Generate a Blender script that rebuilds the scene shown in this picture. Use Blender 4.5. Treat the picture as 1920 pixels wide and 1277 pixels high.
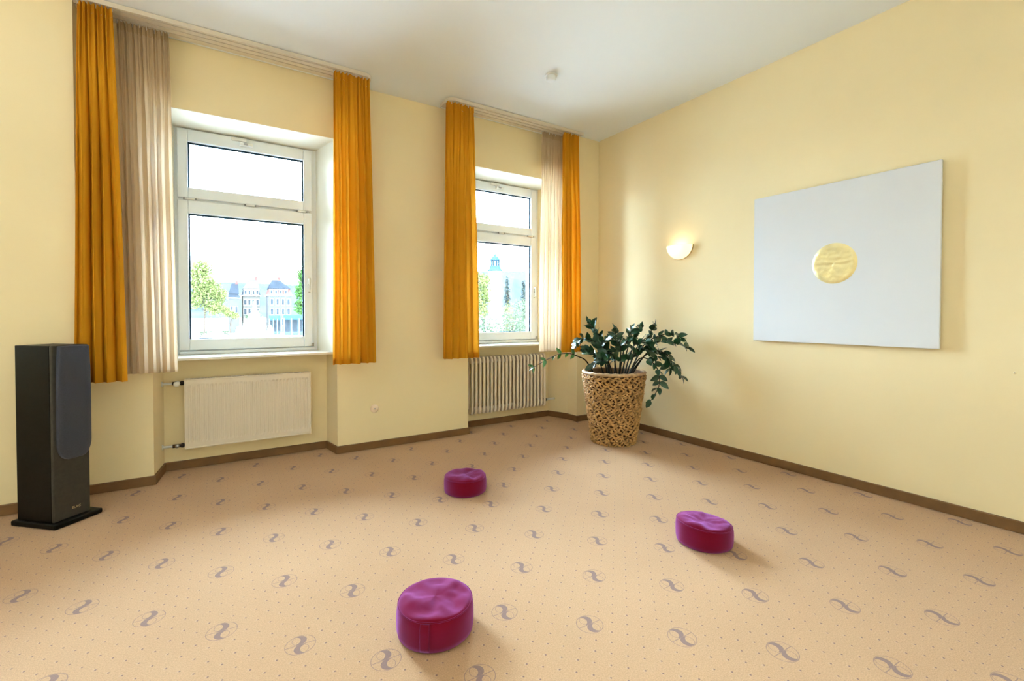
import bpy, bmesh, math, random
from mathutils import Vector, Matrix, noise

for o in list(bpy.data.objects):
    bpy.data.objects.remove(o, do_unlink=True)
scene = bpy.context.scene
COL = scene.collection
R = math.radians
PI = math.pi

# ------------------------------------------------------------------ camera
cam_d = bpy.data.cameras.new('camera')
cam = bpy.data.objects.new('camera', cam_d)
COL.objects.link(cam)
cam.location = (0, 0, 1.3)
cam.rotation_euler = (R(90 - 0.926), 0, R(-32.344))
cam_d.sensor_width = 36
cam_d.lens = 868.116 / 1920 * 36
cam_d.shift_y = -33.905 / 1920
cam_d.clip_start = 0.05
cam_d.clip_end = 6000
scene.camera = cam

# ------------------------------------------------------------------ world, sun, exposure
world = bpy.data.worlds.new('sky')
scene.world = world
world.use_nodes = True
bg = world.node_tree.nodes['Background']
bg.inputs[0].default_value = (0.60, 0.81, 1.0, 1)
bg.inputs[1].default_value = 70.0

sun_d = bpy.data.lights.new('sun', 'SUN')
sun_d.energy = 14.0
sun_d.angle = R(2)
sun_d.color = (1.0, 0.95, 0.86)
sun = bpy.data.objects.new('sun', sun_d)
COL.objects.link(sun)
sun.location = (-20, -40, 60)
sun.rotation_euler = (R(42), 0, R(-22))      # high, from behind the house, shining onto the square

vs = scene.view_settings
vs.view_transform = 'Standard'
vs.look = 'None'
vs.gamma = 1.0
vs.exposure = 0.52
vs.use_curve_mapping = False
CEIL = 3.46

# ------------------------------------------------------------------ helpers
def mat(name, color, rough=0.6, metal=0.0, spec=0.5, noise_scale=None, noise_amt=0.08, bump=0.0, bump_scale=None,
        sheen=0.0, sheen_tint=(1, 1, 1), coat=0.0, emit=None, emit_s=0.0):
    m = bpy.data.materials.new(name)
    m.use_nodes = True
    nt = m.node_tree
    b = nt.nodes['Principled BSDF']
    b.inputs['Base Color'].default_value = (*color, 1)
    b.inputs['Roughness'].default_value = rough
    b.inputs['Metallic'].default_value = metal
    b.inputs['Specular IOR Level'].default_value = spec
    if sheen:
        b.inputs['Sheen Weight'].default_value = sheen
        b.inputs['Sheen Tint'].default_value = (*sheen_tint, 1)
        b.inputs['Sheen Roughness'].default_value = 0.5
    if coat:
        b.inputs['Coat Weight'].default_value = coat
        b.inputs['Coat Roughness'].default_value = 0.15
    if emit:
        b.inputs['Emission Color'].default_value = (*emit, 1)
        b.inputs['Emission Strength'].default_value = emit_s
    if noise_scale:
        tc = nt.nodes.new('ShaderNodeTexCoord')
        n = nt.nodes.new('ShaderNodeTexNoise')
        n.inputs['Scale'].default_value = noise_scale
        n.inputs['Detail'].default_value = 5
        nt.links.new(tc.outputs['Object'], n.inputs['Vector'])
        rp = nt.nodes.new('ShaderNodeValToRGB')
        k0, k1 = 1 - noise_amt, 1 + noise_amt
        rp.color_ramp.elements[0].color = (color[0]*k0, color[1]*k0, color[2]*k0, 1)
        rp.color_ramp.elements[1].color = (min(1, color[0]*k1), min(1, color[1]*k1), min(1, color[2]*k1), 1)
        rp.color_ramp.elements[0].position = 0.3
        rp.color_ramp.elements[1].position = 0.7
        nt.links.new(n.outputs['Fac'], rp.inputs[0])
        nt.links.new(rp.outputs[0], b.inputs['Base Color'])
    if bump:
        tc2 = nt.nodes.new('ShaderNodeTexCoord')
        n2 = nt.nodes.new('ShaderNodeTexNoise')
        n2.inputs['Scale'].default_value = bump_scale or 200
        n2.inputs['Detail'].default_value = 4
        nt.links.new(tc2.outputs['Object'], n2.inputs['Vector'])
        bp = nt.nodes.new('ShaderNodeBump')
        bp.inputs['Strength'].default_value = bump
        bp.inputs['Distance'].default_value = 0.004
        nt.links.new(n2.outputs['Fac'], bp.inputs['Height'])
        nt.links.new(bp.outputs[0], b.inputs['Normal'])
    return m

def cloth_mat(name, color, trans_color, trans=0.4, see=0.0, weave=900):
    m = bpy.data.materials.new(name)
    m.use_nodes = True
    nt = m.node_tree
    nt.nodes.remove(nt.nodes['Principled BSDF'])
    out = nt.nodes['Material Output']
    d = nt.nodes.new('ShaderNodeBsdfDiffuse')
    t = nt.nodes.new('ShaderNodeBsdfTranslucent')
    tc = nt.nodes.new('ShaderNodeTexCoord')
    n = nt.nodes.new('ShaderNodeTexNoise')
    n.inputs['Scale'].default_value = 6
    nt.links.new(tc.outputs['Object'], n.inputs['Vector'])
    rp = nt.nodes.new('ShaderNodeValToRGB')
    rp.color_ramp.elements[0].color = (*[c*0.93 for c in color], 1)
    rp.color_ramp.elements[1].color = (*[min(1, c*1.05) for c in color], 1)
    nt.links.new(n.outputs['Fac'], rp.inputs[0])
    nt.links.new(rp.outputs[0], d.inputs['Color'])
    t.inputs['Color'].default_value = (*trans_color, 1)
    mx = nt.nodes.new('ShaderNodeMixShader')
    mx.inputs[0].default_value = trans
    nt.links.new(d.outputs[0], mx.inputs[1])
    nt.links.new(t.outputs[0], mx.inputs[2])
    last = mx
    if see:
        tr = nt.nodes.new('ShaderNodeBsdfTransparent')
        m2 = nt.nodes.new('ShaderNodeMixShader')
        m2.inputs[0].default_value = see
        nt.links.new(mx.outputs[0], m2.inputs[1])
        nt.links.new(tr.outputs[0], m2.inputs[2])
        last = m2
    nt.links.new(last.outputs[0], out.inputs['Surface'])
    return m

class MB:
    """collects shapes for ONE mesh object"""
    def __init__(s):
        s.v = []; s.f = []; s.smooth = []
    def add(s, vs_, fs, smooth=False):
        o = len(s.v)
        s.v += [tuple(p) for p in vs_]
        for f in fs:
            s.f.append([i + o for i in f]); s.smooth.append(smooth)
    def box(s, x0, x1, y0, y1, z0, z1):
        v = [(x0,y0,z0),(x1,y0,z0),(x1,y1,z0),(x0,y1,z0),(x0,y0,z1),(x1,y0,z1),(x1,y1,z1),(x0,y1,z1)]
        s.add(v, [(0,3,2,1),(4,5,6,7),(0,1,5,4),(1,2,6,5),(2,3,7,6),(3,0,4,7)])
    def prism(s, pts, z0, z1):
        n = len(pts)                       # pts counter-clockwise seen from above
        v = [(x, y, z0) for x, y in pts] + [(x, y, z1) for x, y in pts]
        f = [tuple(range(n-1, -1, -1)), tuple(range(n, 2*n))]
        for i in range(n):
            j = (i+1) % n
            f.append((i, j, n+j, n+i))
        s.add(v, f)
    def prof_x(s, prof, x0, x1):
        """extrude a (y,z) outline along x"""
        n = len(prof)
        v = [(x0, y, z) for y, z in prof] + [(x1, y, z) for y, z in prof]
        f = [tuple(range(n)), tuple(range(2*n-1, n-1, -1))]
        for i in range(n):
            j = (i+1) % n
            f.append((i, n+i, n+j, j))
        s.add(v, f)
    def lathe(s, prof, c=(0, 0, 0), n=32, a0=0.0, a1=2*PI, smooth=True, axis='z'):
        full = abs(a1 - a0 - 2*PI) < 1e-6
        k = n if full else n + 1
        v = []
        for r_, z in prof:
            for i in range(k):
                a = a0 + (a1 - a0) * i / n
                p = (r_*math.cos(a), r_*math.sin(a), z)
                if axis == 'x': p = (p[2], p[0], p[1])
                if axis == 'y': p = (p[0], p[2], p[1])
                v.append((c[0]+p[0], c[1]+p[1], c[2]+p[2]))
        f = []
        for j in range(len(prof)-1):
            for i in range(n):
                i2 = (i+1) % k
                f.append((j*k+i, j*k+i2, (j+1)*k+i2, (j+1)*k+i))
        s.add(v, f, smooth)
    def tube(s, pts, rad, n=8, smooth=True, caps=True):
        pts = [Vector(p) for p in pts]
        rads = rad if isinstance(rad, (list, tuple)) else [rad]*len(pts)
        v = []; prev = None
        for i, p in enumerate(pts):
            t = (pts[min(i+1, len(pts)-1)] - pts[max(i-1, 0)]).normalized()
            if prev is None:
                a = Vector((0, 0, 1)) if abs(t.z) < 0.9 else Vector((1, 0, 0))
                u = t.cross(a).normalized()
            else:
                u = (prev - t * prev.dot(t)).normalized()
            prev = u
            w = t.cross(u)
            for k in range(n):
                a = 2*PI*k/n
                v.append(p + (u*math.cos(a) + w*math.sin(a))*rads[i])
        f = []
        for i in range(len(pts)-1):
            for k in range(n):
                k2 = (k+1) % n
                f.append((i*n+k, i*n+k2, (i+1)*n+k2, (i+1)*n+k))
        s.add(v, f, smooth)
        if caps:
            o = len(s.v) - len(v)
            s.f.append([o+k for k in range(n)][::-1]); s.smooth.append(False)
            s.f.append([o+(len(pts)-1)*n+k for k in range(n)]); s.smooth.append(False)
    def mesh(s, name):
        me = bpy.data.meshes.new(name)
        me.from_pydata(s.v, [], s.f)
        me.polygons.foreach_set('use_smooth', s.smooth)
        me.update()
        bm = bmesh.new(); bm.from_mesh(me)
        bmesh.ops.recalc_face_normals(bm, faces=bm.faces)
        bm.to_mesh(me); bm.free()
        return me
    def build(s, name, material, parent=None, loc=None, bevel=0.0, seg=2):
        o = bpy.data.objects.new(name, s.mesh(name))
        if material: o.data.materials.append(material)
        COL.objects.link(o)
        if parent: o.parent = parent
        if loc: o.location = loc
        if bevel:
            md = o.modifiers.new('bevel', 'BEVEL')
            md.width = bevel; md.segments = seg; md.limit_method = 'ANGLE'; md.angle_limit = R(40)
            md.harden_normals = False
        return o

def tag(o, label=None, cat=None, group=None, kind=None):
    if label: o['label'] = label
    if cat: o['category'] = cat
    if group: o['group'] = group
    if kind: o['kind'] = kind
    return o

def thing(name, label, cat, loc=(0, 0, 0), rz=0.0, group=None):
    o = bpy.data.objects.new(name, None)
    o.empty_display_size = 0.1
    COL.objects.link(o)
    o.location = loc; o.rotation_euler = (0, 0, rz)
    return tag(o, label, cat, group)

def structure(name, loc=(0, 0, 0)):
    o = bpy.data.objects.new(name, None)
    o.empty_display_size = 0.1
    COL.objects.link(o); o.location = loc
    o['kind'] = 'structure'
    return o

def share(src, name, parent, matrix):
    o = bpy.data.objects.new(name, src)
    COL.objects.link(o)
    o.parent = parent
    o.matrix_local = matrix
    return o

def spline(pts, n):
    """Catmull-Rom through pts"""
    P = [Vector(p) for p in pts]
    P = [P[0]*2 - P[1]] + P + [P[-1]*2 - P[-2]]
    out = []
    segs = len(P) - 3
    for i in range(n + 1):
        t = i / n * segs
        k = min(int(t), segs - 1); t -= k
        a, b, c, d = P[k:k+4]
        out.append(0.5*((2*b) + (c-a)*t + (2*a-5*b+4*c-d)*t*t + (3*b-a-3*c+d)*t**3))
    return out

# ------------------------------------------------------------------ materials
M = {}
M['wall'] = mat('wall_paint', (0.92, 0.77, 0.485), 0.75, spec=0.25, noise_scale=1.3, noise_amt=0.025, bump=0.08, bump_scale=260)
M['ceiling'] = mat('ceiling_paint', (0.89, 0.93, 0.97), 0.8, spec=0.2, noise_scale=0.8, noise_amt=0.012)
M['reveal'] = mat('reveal_daylight', (0.88, 0.85, 0.74), 0.7, spec=0.25, noise_scale=2, noise_amt=0.02)
M['wood'] = mat('baseboard_wood', (0.17, 0.080, 0.025), 0.5, noise_scale=9, noise_amt=0.15)
M['pvc'] = mat('window_plastic', (0.84, 0.89, 0.94), 0.35, noise_scale=3, noise_amt=0.01)
M['gasket'] = mat('window_gasket', (0.02, 0.055, 0.095), 0.6, spec=0.1, noise_scale=30, noise_amt=0.1)
M['sill'] = mat('sill_stone', (0.82, 0.78, 0.70), 0.35, noise_scale=14, noise_amt=0.03)
M['white_metal'] = mat('white_metal', (0.80, 0.80, 0.78), 0.35, noise_scale=8, noise_amt=0.01)
M['steel'] = mat('steel', (0.35, 0.35, 0.36), 0.35, 0.9, noise_scale=30, noise_amt=0.05)
M['dark_metal'] = mat('dark_metal', (0.05, 0.035, 0.03), 0.4, 0.6, noise_scale=30, noise_amt=0.1)
M['radiator'] = mat('radiator_enamel', (0.80, 0.70, 0.58), 0.4, noise_scale=5, noise_amt=0.015)
M['radiator_old'] = mat('radiator_old_enamel', (0.84, 0.72, 0.59), 0.4, noise_scale=5, noise_amt=0.02)
M['rail'] = mat('rail_plastic', (0.74, 0.66, 0.55), 0.45, noise_scale=6, noise_amt=0.02)
M['groove'] = mat('rail_groove', (0.16, 0.12, 0.08), 0.6, noise_scale=12, noise_amt=0.05)
M['amber'] = cloth_mat('amber_curtain_cloth', (0.68, 0.308, 0.020), (0.76, 0.36, 0.025), 0.22)
M['sheer'] = cloth_mat('beige_sheer_cloth', (0.72, 0.55, 0.36), (0.62, 0.47, 0.32), 0.32, see=0.13)
M['sheer_top'] = cloth_mat('beige_sheer_tape', (0.56, 0.41, 0.25), (0.55, 0.4, 0.25), 0.25)
M['speaker'] = mat('black_ash_veneer', (0.003, 0.0026, 0.0022), 0.45, spec=0.15, noise_scale=40, noise_amt=0.35, bump=0.05, bump_scale=300)
M['baffle'] = mat('speaker_baffle', (0.030, 0.027, 0.022), 0.5, noise_scale=40, noise_amt=0.2)
M['grille'] = mat('speaker_cloth', (0.026, 0.028, 0.042), 0.75, noise_scale=300, noise_amt=0.3, bump=0.3, bump_scale=900, sheen=0.35, sheen_tint=(0.6, 0.65, 0.9))
M['badge'] = mat('brass_badge', (0.75, 0.68, 0.42), 0.3, 1.0, noise_scale=50, noise_amt=0.03)
M['cushion'] = mat('burgundy_cotton', (0.14, 0.0006, 0.006), 0.8, spec=0.02, noise_scale=5, noise_amt=0.08, bump=0.25, bump_scale=600, sheen=0.66, sheen_tint=(0.68, 0.30, 0.88))
M['canvas'] = mat('primed_canvas', (0.80, 0.82, 0.87), 0.7, spec=0.2, noise_scale=2, noise_amt=0.01, bump=0.15, bump_scale=700)
M['gold'] = mat('gold_leaf', (0.93, 0.80, 0.42), 0.38, 0.75, noise_scale=14, noise_amt=0.09, bump=0.5, bump_scale=45)
M['leaf'] = mat('zz_leaf', (0.010, 0.048, 0.016), 0.30, spec=0.5, noise_scale=25, noise_amt=0.3, coat=0.12)
M['leaf_young'] = mat('young_leaf', (0.045, 0.17, 0.035), 0.25, spec=0.6, noise_scale=25, noise_amt=0.2, coat=0.4)
M['stem'] = mat('zz_stem', (0.016, 0.014, 0.008), 0.6, spec=0.1, noise_scale=20, noise_amt=0.3)
M['soil'] = mat('soil', (0.018, 0.011, 0.007), 0.95, noise_scale=40, noise_amt=0.5, bump=0.8, bump_scale=60)
M['weave'] = mat('water_hyacinth', (0.50, 0.275, 0.095), 0.55, noise_scale=26, noise_amt=0.38)
M['weave_back'] = mat('weave_shell', (0.12, 0.055, 0.016), 0.8, noise_scale=40, noise_amt=0.3)
M['weave_rim'] = mat('weave_rim', (0.55, 0.36, 0.20), 0.45, noise_scale=40, noise_amt=0.2)
M['plate'] = mat('outlet_cover', (0.86, 0.70, 0.54), 0.4, noise_scale=12, noise_amt=0.02)

def glass_mat():
    m = bpy.data.materials.new('window_glass'); m.use_nodes = True
    nt = m.node_tree
    nt.nodes.remove(nt.nodes['Principled BSDF'])
    tr = nt.nodes.new('ShaderNodeBsdfTransparent')
    tr.inputs[0].default_value = (0.97, 0.985, 0.98, 1)
    gl = nt.nodes.new('ShaderNodeBsdfGlossy')
    gl.inputs['Roughness'].default_value = 0.02
    fr = nt.nodes.new('ShaderNodeFresnel'); fr.inputs[0].default_value = 1.45
    mx = nt.nodes.new('ShaderNodeMixShader')
    nt.links.new(fr.outputs[0], mx.inputs[0])
    nt.links.new(tr.outputs[0], mx.inputs[1]); nt.links.new(gl.outputs[0], mx.inputs[2])
    nt.links.new(mx.outputs[0], nt.nodes['Material Output'].inputs['Surface'])
    return m
M['glass'] = glass_mat()

def carpet_mat():
    m = bpy.data.materials.new('patterned_carpet'); m.use_nodes = True
    nt = m.node_tree; L = nt.links
    b = nt.nodes['Principled BSDF']
    b.inputs['Roughness'].default_value = 0.95
    b.inputs['Specular IOR Level'].default_value = 0.1
    b.inputs['Sheen Weight'].default_value = 0.12
    tc = nt.nodes.new('ShaderNodeTexCoord')
    sp = nt.nodes.new('ShaderNodeSeparateXYZ')
    L.new(tc.outputs['Object'], sp.inputs[0])
    def mth(op, a, b_=None, c=None):
        n = nt.nodes.new('ShaderNodeMath'); n.operation = op
        for i, q in enumerate((a, b_, c)):
            if q is None: continue
            if isinstance(q, (int, float)): n.inputs[i].default_value = q
            else: L.new(q, n.inputs[i])
        return n.outputs[0]
    X, Y = sp.outputs[0], sp.outputs[1]
    DX, DY = 0.2615, 0.2592
    ox, oy = 1.568, 1.712
    # checkerboard lattice of medallions: rotate to a square lattice in (a+b, a-b)
    def lattice(dx, dy, offx, offy):
        a = mth('DIVIDE', mth('SUBTRACT', X, offx), dx)
        c = mth('DIVIDE', mth('SUBTRACT', Y, offy), dy)
        s = mth('DIVIDE', mth('ADD', a, c), 2.0)
        d = mth('DIVIDE', mth('SUBTRACT', a, c), 2.0)
        fs = mth('SUBTRACT', s, mth('ROUND', s))
        fd = mth('SUBTRACT', d, mth('ROUND', d))
        u = mth('MULTIPLY', mth('ADD', fs, fd), dx)
        v = mth('MULTIPLY', mth('SUBTRACT', fs, fd), dy)
        return u, v
    def length(u, v):
        return mth('SQRT', mth('ADD', mth('MULTIPLY', u, u), mth('MULTIPLY', v, v)))
    def below(x, e, soft=0.0007):               # 1 where x < e
        n = nt.nodes.new('ShaderNodeMapRange'); n.clamp = True
        L.new(x, n.inputs[0])
        n.inputs[1].default_value = e - soft; n.inputs[2].default_value = e + soft
        n.inputs[3].default_value = 1.0; n.inputs[4].default_value = 0.0
        return n.outputs[0]
    u, v = lattice(DX, DY, ox, oy)
    sg = mth('SIGN', v)
    u2 = mth('MULTIPLY', u, sg); v2 = mth('ABSOLUTE', v)
    r = length(u, v)
    ring = below(mth('ABSOLUTE', mth('SUBTRACT', r, 0.0555)), 0.0013)
    inside = below(r, 0.0555)
    line = mth('MULTIPLY', below(mth('ABSOLUTE', mth('ADD', v, mth('MULTIPLY', u, 0.05))), 0.0017), inside)
    r1 = length(u2, mth('SUBTRACT', v2, 0.0265))
    loop = below(mth('ABSOLUTE', mth('SUBTRACT', r1, 0.0265)), 0.0010)
    r2 = length(mth('ADD', u2, 0.019), mth('SUBTRACT', v2, 0.0300))
    cres = mth('MULTIPLY', below(r1, 0.0270), mth('SUBTRACT', 1.0, below(r2, 0.0240)))
    neck = below(length(u, mth('MULTIPLY', v, 0.5)), 0.0032)
    thin = mth('MULTIPLY', mth('MAXIMUM', ring, loop), 0.85)
    motif = mth('MAXIMUM', mth('MAXIMUM', mth('MULTIPLY', line, 0.8), thin), mth('MAXIMUM', cres, mth('MULTIPLY', neck, 0.9)))
    # small dots
    du, dv = lattice(DX/6, DY/6, ox + DX/6, oy)
    rd = length(du, dv)
    dots = below(rd, 0.0036, 0.0010)
    halo = mth('MULTIPLY', mth('SUBTRACT', below(length(mth('ADD', du, 0.004), mth('SUBTRACT', dv, 0.002)), 0.0055, 0.0015), dots), 0.22)
    outm = mth('SUBTRACT', 1.0, below(r, 0.062))
    dots = mth('MULTIPLY', dots, outm)
    halo = mth('MULTIPLY', mth('MAXIMUM', halo, 0.0), outm)
    # ground colour with pile variation
    n1 = nt.nodes.new('ShaderNodeTexNoise'); n1.inputs['Scale'].default_value = 1.1; n1.inputs['Detail'].default_value = 5
    L.new(tc.outputs['Object'], n1.inputs['Vector'])
    n2 = nt.nodes.new('ShaderNodeTexNoise'); n2.inputs['Scale'].default_value = 210; n2.inputs['Detail'].default_value = 3
    L.new(tc.outputs['Object'], n2.inputs['Vector'])
    rp = nt.nodes.new('ShaderNodeValToRGB')
    rp.color_ramp.elements[0].position = 0.3; rp.color_ramp.elements[1].position = 0.72
    rp.color_ramp.elements[0].color = (0.490, 0.290, 0.155, 1); rp.color_ramp.elements[1].color = (0.545, 0.330, 0.182, 1)
    L.new(n1.outputs['Fac'], rp.inputs[0])
    def mix(fac, c1, c2, blend='MIX'):
        n = nt.nodes.new('ShaderNodeMix'); n.data_type = 'RGBA'; n.blend_type = blend
        if isinstance(fac, (int, float)): n.inputs[0].default_value = fac
        else: L.new(fac, n.inputs[0])
        for i, q in ((6, c1), (7, c2)):
            if isinstance(q, tuple): n.inputs[i].default_value = q
            else: L.new(q, n.inputs[i])
        return n.outputs[2]
    g = nt.nodes.new('ShaderNodeValToRGB')
    g.color_ramp.elements[0].color = (0.80, 0.80, 0.80, 1); g.color_ramp.elements[1].color = (1.1, 1.1, 1.1, 1)
    g.color_ramp.elements[0].position = 0.3; g.color_ramp.elements[1].position = 0.7
    L.new(n2.outputs['Fac'], g.inputs[0])
    c = mix(1.0, rp.outputs[0], g.outputs[0], 'MULTIPLY')
    c = mix(halo, c, (0.59, 0.42, 0.31, 1))
    c = mix(mth('MULTIPLY', dots, 0.85), c, (0.17, 0.095, 0.095, 1))
    c = mix(mth('MULTIPLY', motif, 0.84), c, (0.20, 0.125, 0.125, 1))
    L.new(c, b.inputs['Base Color'])
    bp = nt.nodes.new('ShaderNodeBump'); bp.inputs['Strength'].default_value = 0.5; bp.inputs['Distance'].default_value = 0.003
    L.new(n2.outputs['Fac'], bp.inputs['Height']); L.new(bp.outputs[0], b.inputs['Normal'])
    return m
M['carpet'] = carpet_mat()

# ------------------------------------------------------------------ room shell
XL, XR, YB, YF = -6.6, 4.024, -1.6, 5.22
mb = MB(); mb.box(XL-0.3, XR+0.3, YB-0.3, YF, -0.25, 0.0)
tag(mb.build('floor', M['carpet']), kind='structure')
mb = MB(); mb.box(XL-0.3, XR+0.3, YB-0.3, YF, CEIL, CEIL+0.3)
tag(mb.build('ceiling', M['ceiling']), kind='structure')
mb = MB(); mb.box(XR, XR+0.3, YB-0.3, YF, 0, CEIL)
tag(mb.build('wall_right', M['wall']), kind='structure')
mb = MB(); mb.box(XL-0.3, XL, YB-0.3, YF, 0, CEIL)
tag(mb.build('wall_left', M['wall']), kind='structure')
mb = MB(); mb.box(XL, XR, YB-0.3, YB, 0, CEIL)
tag(mb.build('wall_rear', M['wall']), kind='structure')

# window bays: niche outer/inner edges in plan and the opening in its back
YP, YN = 4.513, 4.775                    # pier face, niche back
ZS, ZL = 0.932, 2.929                    # parapet top, lintel soffit
WIN = [(-0.318, 0.829), (2.382, 3.529), (-3.018, -1.871), (-5.718, -4.571)]  # last two are unseen, added to let more daylight in
YW = 4.94                                # room side of the window frames
mb = MB()
# piers as plan polygons (counter-clockwise): niche below the sill, splayed reveals above it
def pier(low, high):
    mb.prism(low, 0, ZS); mb.prism(high, ZS, CEIL)
pier([(XL, 4.28), (-5.83, 4.28), (-5.76, YN), (-5.718, YN), (-5.718, YF), (XL, YF)],
     [(XL, 4.28), (-5.83, 4.28), (-5.718, YW), (-5.718, YF), (XL, YF)])
pier([(-4.571, YN), (-4.53, YN), (-4.46, 4.28), (-3.13, 4.28), (-3.06, YN), (-3.018, YN), (-3.018, YF), (-4.571, YF)],
     [(-4.571, YW), (-4.46, 4.28), (-3.13, 4.28), (-3.018, YW), (-3.018, YF), (-4.571, YF)])
pier([(-1.871, YN), (-1.83, YN), (-1.77, 4.28), (-0.822, 4.28), (-0.822, 4.442), (-0.428, 4.442), (-0.392, YN), (-0.318, YN), (-0.318, YF), (-1.871, YF)],
     [(-1.871, YW), (-1.77, 4.28), (-0.822, 4.28), (-0.822, 4.442), (-0.428, 4.442), (-0.318, YW), (-0.318, YF), (-1.871, YF)])
pier([(0.829, YN), (0.884, YN), (0.928, YP), (2.290, YP), (2.33, YN), (2.382, YN), (2.382, YF), (0.829, YF)],
     [(0.829, YW), (0.928, YP), (2.290, YP), (2.382, YW), (2.382, YF), (0.829, YF)])
pier([(3.529, YN), (3.575, YN), (3.672, 4.500), (3.672, 4.328), (XR, 4.328), (XR, YF), (3.529, YF)],
     [(3.529, YW), (3.672, 4.500), (3.672, 4.328), (XR, 4.328), (XR, YF), (3.529, YF)])
REV = [((-0.428, 4.442), (0.928, YP)), ((2.290, YP), (3.672, 4.500)), ((-3.13, 4.28), (-1.77, 4.28)), ((-5.83, 4.28), (-4.46, 4.28))]
def rev(n, y):
    """left and right edge of the splayed reveal of window n at depth y"""
    r_ = []
    for (ax, ay), wx in zip(REV[n], WIN[n]):
        r_.append(ax+(wx-ax)*(y-ay)/(YW-ay))
    return r_
for n, (x0, x1) in enumerate(WIN):
    mb.box(x0, x1, YN, YF, 0, ZS)
    a0, a1 = rev(n, YP)
    mb.prism([(a0, YP), (a1, YP), (x1, YW), (x1, YF), (x0, YF), (x0, YW)], ZL, CEIL)
front = tag(mb.build('wall_front', M['wall']), kind='structure')

# baseboards
def skirting(name, path, closed=False):
    mb = MB()
    t, h = 0.014, 0.072
    n = len(path)
    P = [Vector((x, y, 0)) for x, y in path]
    def off(i):
        ds = []
        if i > 0: ds.append((P[i]-P[i-1]).normalized())
        if i < n-1: ds.append((P[i+1]-P[i]).normalized())
        nn = [Vector((d.y, -d.x, 0)) for d in ds]          # right-hand side = room side
        if len(nn) == 1: return nn[0]*t
        m_ = (nn[0]+nn[1]).normalized()
        return m_*(t/max(0.3, m_.dot(nn[0])))
    Q = [P[i]+off(i) for i in range(n)]
    for i in range(n-1):
        a, b, c, d = P[i], P[i+1], Q[i+1], Q[i]
        v = [(*p.xy, 0.003) for p in (a, b, c, d)] + [(*p.xy, h-0.004) for p in (a, b, c, d)]
        v += [(*p.xy, h) for p in (a, b)] + [(*((p*0.3+q*0.7).xy), h) for p, q in ((b, c), (a, d))]
        f = [(0,1,2,3), (3,2,6,7), (7,6,10,11), (8,9,10,11)[::-1], (0,3,7,11,8,4)[::-1], (1,2,6,10,9,5)]
        mb.add(v, [(0,1,2,3), (2,3,7,6), (6,7,11,10), (8,9,10,11)])
    o = mb.build(name, M['wood'])
    return tag(o, kind='structure')
skirting('baseboard_front', [(XL, 4.28), (-5.83, 4.28), (-5.76, YN), (-4.53, YN), (-4.46, 4.28), (-3.13, 4.28), (-3.06, YN), (-1.83, YN), (-1.77, 4.28), (-0.822, 4.28), (-0.822, 4.442), (-0.428, 4.442), (-0.392, YN), (0.884, YN), (0.928, YP), (2.290, YP), (2.33, YN), (3.575, YN), (3.672, 4.500), (3.672, 4.328), (XR, 4.328)])
skirting('baseboard_right', [(XR, 4.328), (XR, YB)])
skirting('baseboard_rear', [(XR, YB), (XL, YB)])
skirting('baseboard_left', [(XL, YB), (XL, 4.28)])

# ------------------------------------------------------------------ windows
def ring_frame(mb, x0, x1, z0, z1, w, y0, y1, wt=None, wb=None):
    wt = w if wt is None else wt; wb = w if wb is None else wb
    mb.box(x0, x0+w, y0, y1, z0, z1); mb.box(x1-w, x1, y0, y1, z0, z1)
    mb.box(x0+w, x1-w, y0, y1, z0, z0+wb); mb.box(x0+w, x1-w, y0, y1, z1-wt, z1)

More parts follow.
